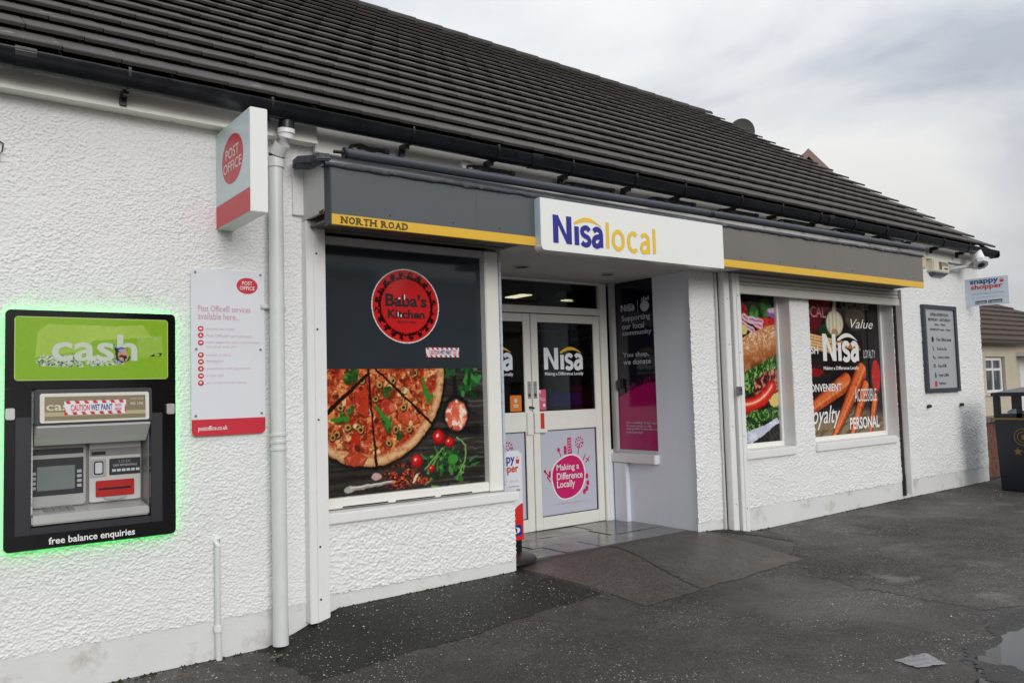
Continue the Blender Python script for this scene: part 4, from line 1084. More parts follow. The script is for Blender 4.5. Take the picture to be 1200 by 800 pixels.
def door_print(lf, dx):
    q = lambda a: a + dx
    nisa_logo(q(5.18), q(5.70), 1.81, 2.03, PD2, m_dw, lf, m_gold, .0015)
    text('lettering', 'Making a Difference Locally', q(5.188), q(5.703), 1.742, 1.785, PD2, m_dw, lf, .015, .0015)
    # magenta globe with little town
    n = 40
    blob = [(q(5.458) + (.214 + .006 * math.sin(3 * t)) * math.cos(t), .722 + (.222 + .02 * math.sin(2 * t + .6)) * math.sin(t)) for t in [2 * math.pi * i / n for i in range(n)]]
    flat('globe_halo', [[(q(5.458) + (a - q(5.458)) * 1.07, .718 + (b - .718) * 1.07) for a, b in blob]], PD2, m_white, lf, .0008, .0006)
    gl = flat('magenta_globe', [blob], PD2, m_magenta, lf, .0016, .0008)
    text('lettering', 'Making a', q(5.30), q(5.60), .775, .855, PD2, m_white, gl, .015, .0026)
    text('lettering', 'Difference', q(5.30), q(5.645), .700, .770, PD2, m_white, gl, .015, .0026)
    text('lettering', 'Locally', q(5.30), q(5.54), .600, .690, PD2, m_white, gl, .015, .0026)
    sh = [rect(q(5.455), q(5.505), .95, 1.115), rect(q(5.405), q(5.44), .95, 1.035), rect(q(5.50), q(5.51), .95, 1.0)]
    sh += [ell(q(5.335), 1.0, .018, .022, 10), [(q(5.338), .985), (q(5.345), .985), (q(5.372), .93), (q(5.36), .93)]]
    sh += [ell(q(5.615 + .05 * math.cos(k)), 1.06 + .05 * math.sin(k), .010, .010, 7) for k in np.arange(0, 6.2, .6)] + [ell(q(5.615 + .025 * math.cos(k)), 1.06 + .025 * math.sin(k), .008, .008, 7) for k in np.arange(0, 6.2, 1.2)]
    sh += [[(q(5.588), .935), (q(5.596), .935), (q(5.62), 1.05), (q(5.612), 1.05)], [(q(5.655), .88), (q(5.665), .875), (q(5.70), .93), (q(5.69), .935)], [(q(5.69), .85), (q(5.70), .845), (q(5.755), .90), (q(5.75), .91)], [(q(5.70), .89), (q(5.70), .90), (q(5.745), .865), (q(5.74), .855)]]
    sh += [ell(q(x), z, .022, .028, 10) for x, z in ((5.705, .71), (5.715, .64), (5.70, .585), (5.665, .555))]
    sh += [[(q(5.14), .80), (q(5.15), .81), (q(5.215), .74), (q(5.205), .73)], [(q(5.17), .74), (q(5.18), .75), (q(5.225), .69), (q(5.215), .685)], ell(q(5.15), .80, .014, .018, 8), rect(q(5.20), q(5.225), .74, .80)]
    flat('little_town', sh, PD2, m_magenta, lf, .0016)
    win = [rect(q(5.463 + .02 * (k % 2)), q(5.474 + .02 * (k % 2)), .97 + .028 * (k // 2), .985 + .028 * (k // 2)) for k in range(10)]
    flat('town_windows', win, PD2, m_lilac, lf, .0027)
    text('lettering', 'www.makingadifferencelocally.com', q(5.27), q(5.66), .45, .475, PD2, m_pinktext, lf, .0, .0015)
door_print(lr, 0); door_print(ll, -.915)
# furniture on the doors
for lf, (a, b_) in ((ll, (4.945, 4.985)), (lr, (5.018, 5.06))):
    pl = B().prism(rrect(a, b_, 1.525, 1.695, .008, 3), PD, .0005, .005).build('lock_plate', m_steel, lf)
    B().tube([((a + b_) / 2, DY - .03, 1.66), ((a + b_) / 2, DY - .038, 1.66)], .008, 8).build('screw', m_dull, pl)
    B().tube([((a + b_) / 2, DY - .03, 1.56), ((a + b_) / 2, DY - .036, 1.56)], .014, 10).build('lock_cylinder', m_dkgrey, pl)
B().tube([(4.965, DY - .026, 1.44), (4.965, DY - .06, 1.44), (4.99, DY - .065, 1.43)], .011, 8).build('latch', m_black, ll)
B().box(4.92, 4.997, DY - .045, DY - .0255, 1.17, 1.39).build('lock_cover', m_upvc, ll, bevel=.004)
lc = B().box(5.009, 5.17, DY - .045, DY - .0255, 1.185, 1.385).build('lock_cover', m_upvc, lr, bevel=.004)
rs = flat('red_notice', [rect(5.082, 5.13, 1.225, 1.38)], PY(DY - .045), M('red orange sticker', (206, 60, 36), .4, var=(60, .3)), lr, .0006)
ps = flat('pink_notice', [rrect(5.095, 5.192, 1.407, 1.611, .006, 3)], PD2, M('pink vinyl', (212, 96, 126), .3), lr, .0012)
text('lettering', 'PULL', 5.115, 5.18, 1.50, 1.53, PD2, m_white, ps, .0, .0025)
flat('white_mark', [ell(5.165, 1.455, .016, .018, 10), rect(5.096, 5.125, 1.575, 1.605)], PD2, m_white, ps, .0022)
os_ = flat('orange_notice', [rrect(4.742, 4.881, 1.407, 1.561, .008, 3)], PD2, M('orange vinyl', (226, 128, 44), .3), ll, .0012)
flat('white_mark', [ell(4.812, 1.51, .02, .022, 12), rect(4.78, 4.845, 1.462, 1.472), rect(4.785, 4.84, 1.445, 1.455)], PD2, m_offwhite, os_, .0022)
# glazing beside the door and on the side of the recess
sg = thing('recess_side_window', (6.08, 5.95, .95), 'tall narrow glazing beside the doors with midnight blue and magenta poster', 'window')
box('pane', 6.03, 6.075, DY + 0, DY + .008, .96, 2.70, m_glass, sg)
B().box(6.03, 6.11, DY - .03, DY + .05, .93, .96).build('frame_rail', m_upvc, sg)
B().box(6.066, 6.125, 6.245, 6.32, .93, 2.716).build('corner_post', m_ret, sg, bevel=.006)
B().box(6.08, 6.13, 5.69, 6.245, .93, .965).build('frame_rail', m_ret, sg, bevel=.004)
box('side_pane', 6.104, 6.112, 5.69, 6.245, .965, 2.716, m_glass, sg)
PS = PX(6.10)
po = flat('dark_poster', [rect(-6.24, -5.695, .968, 2.70)], PS, m_darkvinyl, sg, .0, .002)
m_dmag = M('deep magenta vinyl', (170, 14, 92), .12)
n = 20
hill = [(-6.24 + .545 * i / n, 1.50 + .16 * math.sin(math.pi * .5 * i / n)) for i in range(n + 1)]
flat('magenta_hill', [[(-5.695, .968)] + hill[::-1] + [(-6.24, .968)]], PS, m_dmag, po, .0022)
flat('skyline', [ell(-6.20 + .07 * k, 1.56 + .022 * k, .018, .03, 9) for k in range(8)] + [rect(-6.14 + .1 * k, -6.115 + .1 * k, 1.545 + .035 * k, 1.63 + .03 * k) for k in range(5)], PS, M('dim magenta vinyl', (112, 14, 70), .15), po, .0022)
m_dimw = M('lilac white print', (186, 184, 200), .3)
nisa_logo(-6.16, -5.955, 2.405, 2.475, PS, m_dimw, po, m_dimw, .003)
flat('globe_mark', [ell(-5.815, 2.435, .062, .056, 20)] + [rect(-5.86 + .03 * k, -5.842 + .03 * k, 2.49, 2.52 + .012 * (k % 2)) for k in range(4)] + [rect(-5.914, -5.910, 2.38, 2.51)], PS, m_dimw, po, .003)
for s, a1, b0, b1 in (('Supporting', -5.742, 2.285, 2.36), ('our local', -5.83, 2.215, 2.275), ('community', -5.73, 2.135, 2.198), ('You shop,', -5.78, 1.91, 1.972), ('we donate', -5.755, 1.845, 1.90)):
    text('lettering', s, -6.15, a1, b0, b1, PS, m_dimw, po, .015, .003)
for k, s in enumerate(('Ask a member of our team', 'for more details or visit', 'makingadifferencelocally.com', 'to find out more.')):
    text('lettering', s, -6.138, (-5.70, -5.78, -5.70, -5.90)[k], 1.232 - .033 * k, 1.257 - .033 * k, PS, m_dimw, po, .01, .003)
B().box(6.05, 6.10, 6.16, 6.205, 1.60, 1.70).build('window_hinge', m_dkgrey, sg, bevel=.004)

# inside of the shop
m_floor_in = M('grey vinyl shop floor', (110, 106, 100), .3, var=(2, .1))
m_in = M('dim shop wall', (96, 92, 88), .7, var=(1, .1))
inn = B().box(2.0, 11.8, 6.42, 14.4, .19, .225).build('shop_floor', m_floor_in, shop)
B().box(2.0, 11.8, 13.8, 13.9, .23, 2.9).box(11.7, 11.8, 6.5, 13.8, .23, 2.9).box(2.0, 2.1, 5.5, 13.8, .23, 2.9).build('inner_wall', m_in, shop)
B().box(2.0, 11.8, 6.40, 13.9, 2.92, 2.97).box(2.0, 6.5, 5.5, 6.40, 2.92, 2.97).build('inner_ceiling', M('dim ceiling tile', (120, 116, 108), .8), shop)
B().box(6.5, 11.8, 5.52, 5.56, .2, 2.9).build('window_backing', M('dark window backing', (20, 20, 22), .8), shop)
m_lamp = M('lit fluorescent panel', (255, 244, 214), .5, emit=((255, 240, 200), 2.2))
for (x0, x1, y0, y1, lb) in ((6.17, 6.33, 7.95, 8.30, 'bright square ceiling light seen through the transom'), (7.10, 7.28, 8.18, 8.30, 'small ceiling light right of the square one behind the transom'), (8.2, 8.6, 10.4, 10.8, 'ceiling light deep in the shop')):
    t_ = thing('ceiling_light', ((x0 + x1) / 2, (y0 + y1) / 2, 2.8), lb, 'ceiling light', 'lights inside the shop')
    B().box(x0 - .03, x1 + .03, y0 - .03, y1 + .03, 2.80, 2.918).build('housing', m_wpaint, t_)
    box('diffuser', x0, x1, y0, y1, 2.79, 2.799, m_lamp, t_)
random.seed(5)
cols = [(170, 40, 40), (40, 60, 150), (196, 160, 40), (60, 120, 60), (200, 200, 196), (120, 50, 120), (206, 110, 40), (60, 60, 66)]
pm = [M('packet colour %d' % i, c, .4) for i, c in enumerate(cols)]
for (x0, y0, lb) in ((5.6, 8.6, 'stocked shelving unit just inside the shop doors'), (7.0, 10.2, 'stocked shelving unit further back in the shop'), (4.6, 10.8, 'stocked shelving unit at the back left of the shop')):
    t_ = thing('shelving_unit', (x0, y0, .225), lb, 'shelving', 'shelves inside the shop')
    B().box(x0, x0 + 1.4, y0 + .4, y0 + .44, .23, 1.85).build('back_panel', m_dkgrey, t_)
    for z in (.35, .72, 1.08, 1.45, 1.80):
        B().box(x0, x0 + 1.4, y0, y0 + .4, z, z + .03).build('shelf', m_dull, t_)
        xx = x0 + .02
        while z < 1.7 and xx < x0 + 1.3:
            w_ = random.uniform(.08, .16)
            B().box(xx, xx + w_ - .01, y0 + .04, y0 + .3, z + .031, z + random.uniform(.16, .28)).build('packet', random.choice(pm), t_)
            xx += w_
ch = thing('drinks_chiller', (7.0, 8.2, .225), 'dark chiller with blue glow behind the right door', 'chiller')
B().box(6.75, 7.85, 8.25, 8.9, .23, 1.95).build('cabinet', m_dkgrey, ch, bevel=.01)
box('lit_front', 6.80, 7.80, 8.235, 8.249, 1.40, 1.56, M('blue lit panel', (40, 40, 190), .4, emit=((30, 34, 200), .10)), ch)
box('red_header', 6.80, 7.80, 8.235, 8.249, 1.60, 1.80, pm[0], ch)
gs = thing('hanging_shop_sign', (6.3, 9.5, 2.2), 'dark hanging sign with orange word inside behind left door', 'sign')
box('panel', 5.75, 6.9, 9.5, 9.53, 2.30, 2.62, m_dkgrey, gs)
text('lettering', 'CHILLED', 5.85, 6.8, 2.38, 2.54, PY(9.5), M('glowing orange letters', (226, 130, 50), .4, emit=((226, 130, 50), .3)), gs, .02)

# ------------------------------------------------------------------ fascia sign
FX0, FX1, FF = 2.17, 9.74, 4.75
fs_ = thing('fascia_sign', (6, 4.75, 2.69), 'long charcoal shop fascia with yellow stripe reading NORTH ROAD', 'sign')
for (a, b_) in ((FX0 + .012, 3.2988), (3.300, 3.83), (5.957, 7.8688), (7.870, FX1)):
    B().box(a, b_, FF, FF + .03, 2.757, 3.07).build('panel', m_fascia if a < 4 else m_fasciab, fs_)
B().box(FX0, FX0 + .0115, FF - .002, FF + .08, 2.688, 3.072).build('panel_edge', m_fascia_edge, fs_)
B().box(FX0 + .012, FX1, FF + .031, FF + .08, 2.70, 3.065).build('panel_frame', m_fascia_edge, fs_)
for (a, b_) in ((FX0 + .012, 3.83), (5.957, FX1)):
    B().box(a, b_, FF - .0015, FF + .03, 2.690, 2.7565).build('yellow_stripe', m_yellow, fs_)
B().box(FX0, FX0 + .02, FF + .085, 5.2, 2.785, 3.14).build('return_panel', m_ret, fs_)
B().hexa([(FX0 - .003, FF + .09, 2.765), (FX0 + .017, FF + .09, 2.765), (FX0 + .017, FF + .16, 2.784), (FX0 - .003, FF + .16, 2.784), (FX0 - .003, FF + .09, 2.80), (FX0 + .017, FF + .09, 2.83), (FX0 + .017, FF + .16, 2.81), (FX0 - .003, FF + .16, 2.80)]).build('rusty_corner', m_rust, fs_)
B().box(FX1 - .02, FX1, FF + .081, 5.19, 2.72, 3.06).build('return_panel', m_fascia_edge, fs_)
B().box(FX0 + .025, 3.80, FF + .085, 5.18, 2.73, 2.745).build('underside', m_undersoff, fs_)
B().box(6.5, FX1 - .025, FF + .085, 5.08, 2.715, 2.73).build('underside', m_undersoff, fs_)
B().box(3.80, 6.5, FF + .081, 4.839, 2.70, 2.73).build('underside_edge', m_undersoff, fs_)
for x_ in (2.6, 3.1, 3.5, 6.3, 6.9, 7.5, 8.2, 8.9, 9.5):
    for z_ in (2.79, 3.045):
        B().tube([(x_, FF + .001, z_), (x_, FF - .003, z_)], .006, 8).build('fixing', m_fascia_edge, fs_)
# slab-serif lettering
def slab_word(s, a0, a1, b0, b1, place, mat, parent):
    widths = {'N': 1.15, 'O': 1.12, 'R': 1.12, 'T': 1.0, 'H': 1.18, 'A': 1.12, 'D': 1.1, ' ': .55}
    tot = sum(widths[c] for c in s)
    u = (a1 - a0) / tot; x = a0; h = b1 - b0
    ser = []
    for c in s:
        w_ = widths[c] * u
        if c != ' ':
            l, r = x + u * .10, x + w_ - u * .10
            text('lettering', c, l, r, b0, b1, place, mat, parent, .032)
            sw, sh = u * .20, h * .13
            feet = {'N': ((l, 1), (l, 0), (r, 1)), 'R': ((l, 1), (l, 0), (r, 0)), 'T': (((l + r) / 2, 0),), 'H': ((l, 0), (l, 1), (r, 0), (r, 1)), 'A': ((l, 0), (r, 0)), 'D': ((l, 1), (l, 0))}.get(c, ())
            for fx, t in feet:
                cx = fx + (u * .08 if fx == l else (-u * .08 if fx == r else 0))
                z = b1 - sh if t else b0
                ser.append(rect(cx - sw, cx + sw, z, z + sh))
        x += w_
    tag(flat('letter_serifs', ser, place, mat, parent, .0025, .0012), kind='stuff')
slab_word('NORTH ROAD', 2.240, 2.735, 2.700, 2.745, PY(FF - .0015), m_brownprint, fs_)
nb = thing('lightbox_sign', (4.9, 4.7, 2.65), 'white lightbox over the entrance with blue and yellow shop name', 'sign')
bx_ = B().prism(rrect(3.832, 5.955, 2.652, 3.047, .035, 6, '0010'), PY(4.75), -.02, .07).build('box', m_acrylic, nb)
B().prism(rrect(3.830, 3.845, 2.70, 3.045, .002, 2), PY(4.75), -.01, .066).build('edge_trim', M('pale blue acrylic edge', (190, 208, 222), .3), nb)
PN = PY(4.68)
nisa_logo(3.948, 4.465, 2.714, 2.929, PN, m_navy, nb, m_gold)
x = 4.495
flat('lettering', [rect(4.497, 4.532, 2.716, 2.925)], PN, m_gold, nb, .002)
flat('lettering', [rect(5.033, 5.068, 2.713, 2.925)], PN, m_gold, nb, .002)
for ch_, a, b_ in (('o', 4.560, 4.705), ('c', 4.735, 4.855), ('a', 4.880, 5.003)):
    glyph('lettering', ch_, a, b_, 2.708, 2.872, PN, m_gold, nb, .034)
# lead flashing along the top of the fascia, with a ragged face edge
random.seed(3)
V, F_ = [], []
xs_ = np.arange(2.14, 9.80, .06)
for i, x in enumerate(xs_):
    dz = .010 * (vn(x * 6, 0.5, 3) - .5); dp_ = .02 * (vn(x * 9, 2.5, 5) - .3)
    V += [(x, 5.13, 3.145 + dz), (x, 4.80, 3.094 + dz), (x, 4.744 - dp_ * .3, 3.088 + dz * .7), (x, 4.738 - dp_ * .3, 3.066 - .02 * float(vn(x * 14, 4.5, 8))), (x, 4.85, 3.072)]
    if i:
        k = (i - 1) * 5
        F_ += [(k + j, k + j + 1, k + j + 6, k + j + 5) for j in range(4)]
fl = B().add(V, F_).build('lead_flashing', m_lead, fs_, smooth='all')
B().hexa([(2.05, 5.02, 3.115), (2.165, 4.86, 3.095), (2.20, 5.02, 3.10), (2.10, 5.18, 3.12), (2.055, 5.02, 3.175), (2.165, 4.85, 3.165), (2.20, 5.02, 3.17), (2.10, 5.18, 3.20)]).build('flashing_end', m_lead, fs_, bevel=.014)
B().hexa([(2.10, 4.79, 3.100), (2.19, 4.745, 3.098), (2.20, 4.9, 3.10), (2.12, 4.95, 3.10), (2.12, 4.80, 3.150), (2.19, 4.75, 3.145), (2.20, 4.9, 3.155), (2.12, 4.95, 3.16)]).build('flashing_end', m_lead, fs_, bevel=.010)
# strip light over the fascia
stl = thing('sign_strip_light', (6, 4.87, 3.2), 'long grey tubular strip light above the fascia sign', 'light')
B().tube([(2.34, 4.865, 3.197), (6.02, 4.865, 3.197)], .034, 16).build('tube_housing', m_alu, stl, smooth=True)
B().tube([(6.03, 4.865, 3.197), (10.02, 4.865, 3.194)], .034, 16).build('tube_housing', m_alu, stl, smooth=True)
B().tube([(6.0, 4.865, 3.197), (6.05, 4.865, 3.197)], .037, 16).build('tube_joint', m_dkgrey, stl, smooth=True)
B().tube([(2.325, 4.865, 3.197), (2.345, 4.865, 3.197)], .037, 16).build('end_cap', m_dkgrey, stl, smooth=True)
B().tube([(2.26, 4.88, 3.20), (2.33, 4.865, 3.2)], .012, 8).build('cable_gland', m_black, stl)
for (a, b_) in ((2.50, 2.73), (3.46, 3.84), (4.44, 4.92), (5.46, 5.97), (6.42, 6.93), (7.40, 7.92), (8.40, 8.92), (9.35, 9.80)):
    arm = B().tube([(a, 5.01, 3.303), (b_, 5.01, 3.305)], .017, 8).build('support_arm', m_black, stl, smooth=True)
    B().tube([(a, 5.13, 3.30), (a - .02, 5.05, 3.315), (a + .01, 5.0, 3.305), (a + .05, 4.93, 3.26), (a + .06, 4.88, 3.225)], .011, 8).build('bracket', m_black, arm, smooth=True)
    B().tube([(b_ - .03, 5.01, 3.305), (b_ + .01, 5.01, 3.305)], .021, 8).build('arm_cap', m_dkgrey, arm)
B().tube([(2.44, 5.06, 3.27), (2.46, 5.03, 3.31), (2.52, 5.0, 3.32), (2.58, 4.99, 3.30), (2.62, 4.98, 3.27)], .008, 6).build('flex_cable', m_black, stl, smooth=True)
jb = B().box(3.405, 3.495, 5.07, 5.1345, 3.275, 3.365).build('junction_box', m_board, None, bevel=.006)
tag(jb, 'small white junction box on the eaves board above NORTH ROAD', 'junction box')

# ------------------------------------------------------------------ roller shutters
m_slotd = M('grimy dark steel slot', (56, 49, 44), .7, .3, var=(14, .35), dirt=(18, .58, (110, 100, 92)))
s1 = thing('roller_shutter', (4.3, 5.15, .2), 'white shutter rails either side of pizza window and entrance', 'shutter', 'roller shutters')
g1 = B().box(2.165, 2.302, 5.12, 5.199, .13, 2.78).build('guide_rail', m_wpaint, s1, bevel=.004)
B().box(2.215, 2.250, 5.112, 5.1198, .14, 2.775).build('rail_rib', m_wpaint, g1, bevel=.003)
for z in (2.56, 2.05, 1.45, .62, .28):
    B().tube([(2.233, 5.1118, z), (2.233, 5.109, z)], .007, 8).build('screw', m_black, g1)
g2 = B().box(6.470, 6.552, 5.10, 5.199, .19, 2.715).build('guide_rail', m_wpaint, s1, bevel=.004)
B().box(6.452, 6.4695, 5.17, 5.199, .19, 2.715).build('rail_slot', m_slotd, g2)
B().box(6.425, 6.4515, 5.17, 5.199, .19, 2.715).build('rail_back', m_ret, g2)
for z in (2.45, 2.0, 1.2, .45):
    B().tube([(6.512, 5.0998, z), (6.512, 5.097, z)], .006, 8).build('screw', m_dull, g2)
B().box(2.33, 3.80, 4.93, 5.18, 2.735, 2.82).build('shutter_housing', m_undersoff, s1)
B().box(2.31, 6.44, 5.10, 5.17, 2.722, 2.79).build('curtain_bottom_bar', m_undersoff, s1)
s2 = thing('roller_shutter', (8.2, 5.12, .2), 'part lowered white shutter with grey slats over the two right windows', 'shutter', 'roller shutters')
g3 = B().box(6.575, 6.685, 5.075, 5.199, .125, 2.71).build('guide_rail', m_wpaint, s2, bevel=.004)
B().box(6.62, 6.65, 5.068, 5.0748, .14, 2.70).build('rail_rib', m_wpaint, g3, bevel=.003)
for z in (2.48, 1.92, 1.1, .4):
    B().tube([(6.636, 5.0678, z), (6.636, 5.065, z)], .006, 8).build('screw', m_dull, g3)
lk = B().box(6.552, 6.60, 5.03, 5.074, 1.50, 1.585).build('lock_box', m_dull, s2, bevel=.005)
B().tube([(6.575, 5.0298, 1.55), (6.575, 5.026, 1.55)], .010, 10).build('keyhole', m_dkgrey, lk)
g4 = B().box(9.855, 9.885, 5.09, 5.199, .22, 2.715).build('guide_rail', m_wpaint, s2)
B().box(9.828, 9.8545, 5.165, 5.199, .45, 2.70).build('rail_slot', m_slotd, g4)
B().box(9.832, 9.8545, 5.16, 5.199, .20, .449).build('rail_foot', m_black, g4)
m_slat = M('pale grey shutter slat', (206, 203, 196), .4, .5, var=(5, .05), dirt=(8, .62, (150, 143, 130)))
for k in range(4):
    z = 2.602 + k * .042
    b_ = B()
    prof_ = [(5.135, z), (5.118, z + .008), (5.112, z + .021), (5.118, z + .034), (5.135, z + .0405)]
    b_.add([(x, y, zz) for x in (6.686, 9.825) for (y, zz) in prof_], [(i, i + 1, 6 + i, 5 + i) for i in range(4)])
    b_.build('slat', m_slat, s2, smooth='all')
B().box(6.686, 9.825, 5.10, 5.14, 2.515, 2.598).build('bottom_bar', m_slat, s2, bevel=.006)
B().box(6.69, 9.82, 5.19, 5.2, 2.6, 2.72).build('shutter_backing', m_undersoff, s2)

# ------------------------------------------------------------------ cash machine
atm = thing('cash_machine', (.9, 5.15, .82), 'wall cash machine with black surround, lime header and green glow', 'cash machine')
AX0, AX1, AZ0, AZ1 = .459, 1.333, .820, 2.120
fr = B()
outer = rrect(AX0, AX1, AZ0, AZ1, .028, 6)
fr.prism(rrect(AX0, AX1, 1.69, AZ1, .028, 5, '1100'), PY(5.13), 0, -.028)
fr.prism(rrect(AX0, AX1, AZ0, .940, .028, 5, '0011'), PY(5.13), 0, -.028)
fr.box(AX0, .585, 5.13, 5.158, .9402, 1.6898).box(1.192, AX1, 5.13, 5.158, .9402, 1.6898)
fr.build('surround', m_blackgloss, atm)
B().box(AX0 + .05, .5845, 5.1245, 5.1298, .90, 1.535).box(1.1925, 1.258, 5.1245, 5.1298, .90, 1.535).box(.5845, 1.1925, 5.1245, 5.1298, .90, .9398).build('inner_frame', m_dkgrey, atm, bevel=.003)
# LED strip behind the surround
led = M('green LED strip', (40, 255, 90), .5, emit=((30, 255, 96), 5.5))
B().box(AX0 + .012, AX1 - .012, 5.1585, 5.172, AZ1 - .026, AZ1 - .012).box(AX0 + .012, AX1 - .012, 5.1585, 5.172, AZ0 + .012, AZ0 + .026).box(AX0 + .012, AX0 + .026, 5.1585, 5.172, AZ0 + .0262, AZ1 - .0262).box(AX1 - .026, AX1 - .012, 5.1585, 5.172, AZ0 + .0262, AZ1 - .0262).build('glow_strip', led, atm)
B().box(AX0 + .027, .585, 5.171, 5.199, .94, 1.69).box(1.192, AX1 - .027, 5.171, 5.199, .94, 1.69).box(AX0 + .027, AX1 - .027, 5.171, 5.199, AZ0 + .027, .939).box(AX0 + .027, AX1 - .027, 5.171, 5.199, 1.691, AZ1 - .027).build('back_box', m_black, atm)
PA = PY(5.13)
def greenp(A, Z):
    c = np.zeros(A.shape + (3,)) + np.array([136, 178, 48.])
    n1 = fbm(A * 9, Z * 9, 150, 3)
    c = blend(c, inpoly(A, Z, ((.60, 1.86), (.61, 2.0), (.66, 2.045), (1.0, 2.04), (1.15, 2.05), (1.2, 1.98), (.88, 1.955), (.86, 1.90))) * (.35 + .3 * n1), (196, 214, 120))
    m = inpoly(A, Z, ((.60, 1.83), (.63, 1.868), (.80, 1.875), (1.04, 1.86), (1.05, 1.82), (.80, 1.805), (.62, 1.81)))
    sp = vn(A * 130, Z * 170, 151)
    c = blend(c, m * sstep(.35, .6, sp), (206, 208, 210)); c = blend(c, m * sstep(.62, .8, vn(A * 150 + 9, Z * 190, 152)), (70, 84, 110))
    m = inpoly(A, Z, ((1.125, 1.86), (1.12, 1.99), (1.255, 1.985), (1.26, 1.87)))
    c = blend(c, m * .4, (176, 200, 120)); c = blend(c, m * sstep(.52, .7, fbm(A * 50, Z * 50, 154, 3)) * sstep(1.95, 1.98, Z + .0), (150, 196, 206))
    m = inpoly(A, Z, ((1.185, 1.866), (1.22, 1.885), (1.258, 1.888), (1.25, 1.868)))
    c = blend(c, m * sstep(.3, .5, fbm(A * 40, Z * 40, 155, 2)), (34, 40, 46))
    return c
gp_ = painted('header_panel', .506, 1.286, 1.737, 2.080, .0035, greenp, PA, print_mat('glossy lime print', .08, 0, .04, 40), atm, .003)
B().prism(rrect(.502, 1.290, 1.733, 2.084, .018, 5), PA, .0002, .0025).build('header_edge', M('pale lime edge', (190, 214, 130), .2), atm)
text('lettering', 'cash', .678, 1.120, 1.838, 1.992, PA, M('translucent white letters', (198, 208, 188), .2), gp_, .02, .0035)
def scrap(A, Z):
    c = np.zeros(A.shape + (3,)) + np.array([44, 46, 54.])
    c = blend(c, inell(A, Z, 1.045, 1.875, .03, .04), (196, 150, 120)); c = blend(c, sstep(.55, .68, fbm(A * 60, Z * 60, 161, 3)), (30, 30, 40)); c = blend(c, sstep(.66, .72, fbm(A * 40 + 3, Z * 40, 163, 3)) * .9, (150, 180, 220))
    return c
painted('torn_sticker', .985, 1.085, 1.815, 1.95, .004, scrap, PA, m_print2, gp_, .0055, lambda A, Z: inpoly(A, Z, ((.99, 1.95), (1.012, 1.925), (1.05, 1.92), (1.07, 1.905), (1.065, 1.885), (1.082, 1.87), (1.08, 1.842), (1.01, 1.820), (1.0, 1.88))) > .5)
# hood
hd = B().hexa([(.594, 5.075, 1.488), (1.190, 5.075, 1.488), (1.190, 5.13, 1.488), (.594, 5.13, 1.488), (.594, 5.085, 1.683), (1.190, 5.085, 1.683), (1.190, 5.13, 1.683), (.594, 5.13, 1.683)]).build('hood', m_dkgrey, atm, bevel=.006)
PH = lambda a, b, d=0: (a, 5.0755 + .010 * (b - 1.488) / .195 - d, b)
B().prism(rrect(.618, 1.172, 1.500, 1.660, .012, 4), PH, .0005, .004).build('hood_frame', M('pale cream frame', (214, 212, 202), .3), hd)
hp = flat('hood_panel', [rect(.640, 1.152, 1.512, 1.642)], PH, m_bronze, hd, .0045, .001)
flat('panel_band', [rect(.640, 1.152, 1.535, 1.556)], PH, M('pale bronze print', (176, 166, 128), .35), hp, .0057, .0008)
m_pb = M('cream print', (206, 200, 176), .35)
text('lettering', 'cash', .648, .80, 1.566, 1.612, PH, m_pb, hp, .015, .006)
caution('caution_sticker', .735, 1.048, 1.540, 1.617, PH, hp, .0075)
text('lettering', 'VISA  LINK', 1.068, 1.142, 1.585, 1.602, PH, m_pb, hp, .015, .006)
text('lettering', 'WITHDRAW CASH HERE', 1.068, 1.142, 1.615, 1.626, PH, m_pb, hp, .0, .006)
B().hexa([(.604, 5.08, 1.478), (1.182, 5.08, 1.478), (1.182, 5.195, 1.372), (.604, 5.195, 1.372), (.604, 5.085, 1.487), (1.182, 5.085, 1.487), (1.182, 5.215, 1.487), (.604, 5.215, 1.487)]).build('hood_underside', M('pale grey plastic', (206, 206, 204), .4), atm, bevel=.004)
# recess with screen and slots
IY = 5.33
PI_ = PY(IY)
B().box(.575, 1.195, IY, IY + .03, .94, 1.50).build('inner_panel', m_silver2, atm)
B().box(.573, .586, 5.172, IY - .0005, .945, 1.50).build('recess_side', m_dkgrey, atm)
B().box(1.187, 1.1945, 5.172, IY - .0005, .945, 1.50).build('recess_side', m_silver2, atm)
sh = B().hexa([(.588, 5.128, .948), (1.1865, 5.128, .948), (1.1865, IY - .001, .948), (.588, IY - .001, .948), (.588, 5.132, .998), (1.1865, 5.132, .998), (1.1865, IY - .001, 1.02), (.588, IY - .001, 1.02)]).build('shelf', m_silver, atm, bevel=.008)
kpd = B().hexa([(.66, 5.19, 1.003), (.81, 5.19, 1.003), (.81, 5.29, 1.013), (.66, 5.29, 1.013), (.66, 5.19, 1.009), (.81, 5.19, 1.009), (.81, 5.29, 1.021), (.66, 5.29, 1.021)]).build('keypad', m_silver2, atm, bevel=.002)
for i in range(4):
    for j in range(3):
        x, y = .672 + i * .035, 5.197 + j * .031
        z = 1.0095 + (y - 5.19) * .12
        B().box(x, x + .028, y, y + .022, z, z + .005).build('key', m_dull, kpd)
scp = B().prism(rrect(.600, .880, 1.022, 1.372, .02, 4), PI_, .0005, .035).build('screen_module', m_silver, atm, bevel=.005)
PSc = PY(IY - .035)
B().prism(rect(.604, .866, 1.317, 1.350), PSc, .0005, .002).build('dark_band', m_dkgrey, scp)
B().prism(rect(.604, .866, 1.088, 1.295), PSc, .0005, .002).build('bezel', m_dkgrey, scp)
sc_ = B().prism(rrect(.632, .822, 1.118, 1.252, .006, 3), PSc, .0022, .0035).build('screen', m_screen, scp)
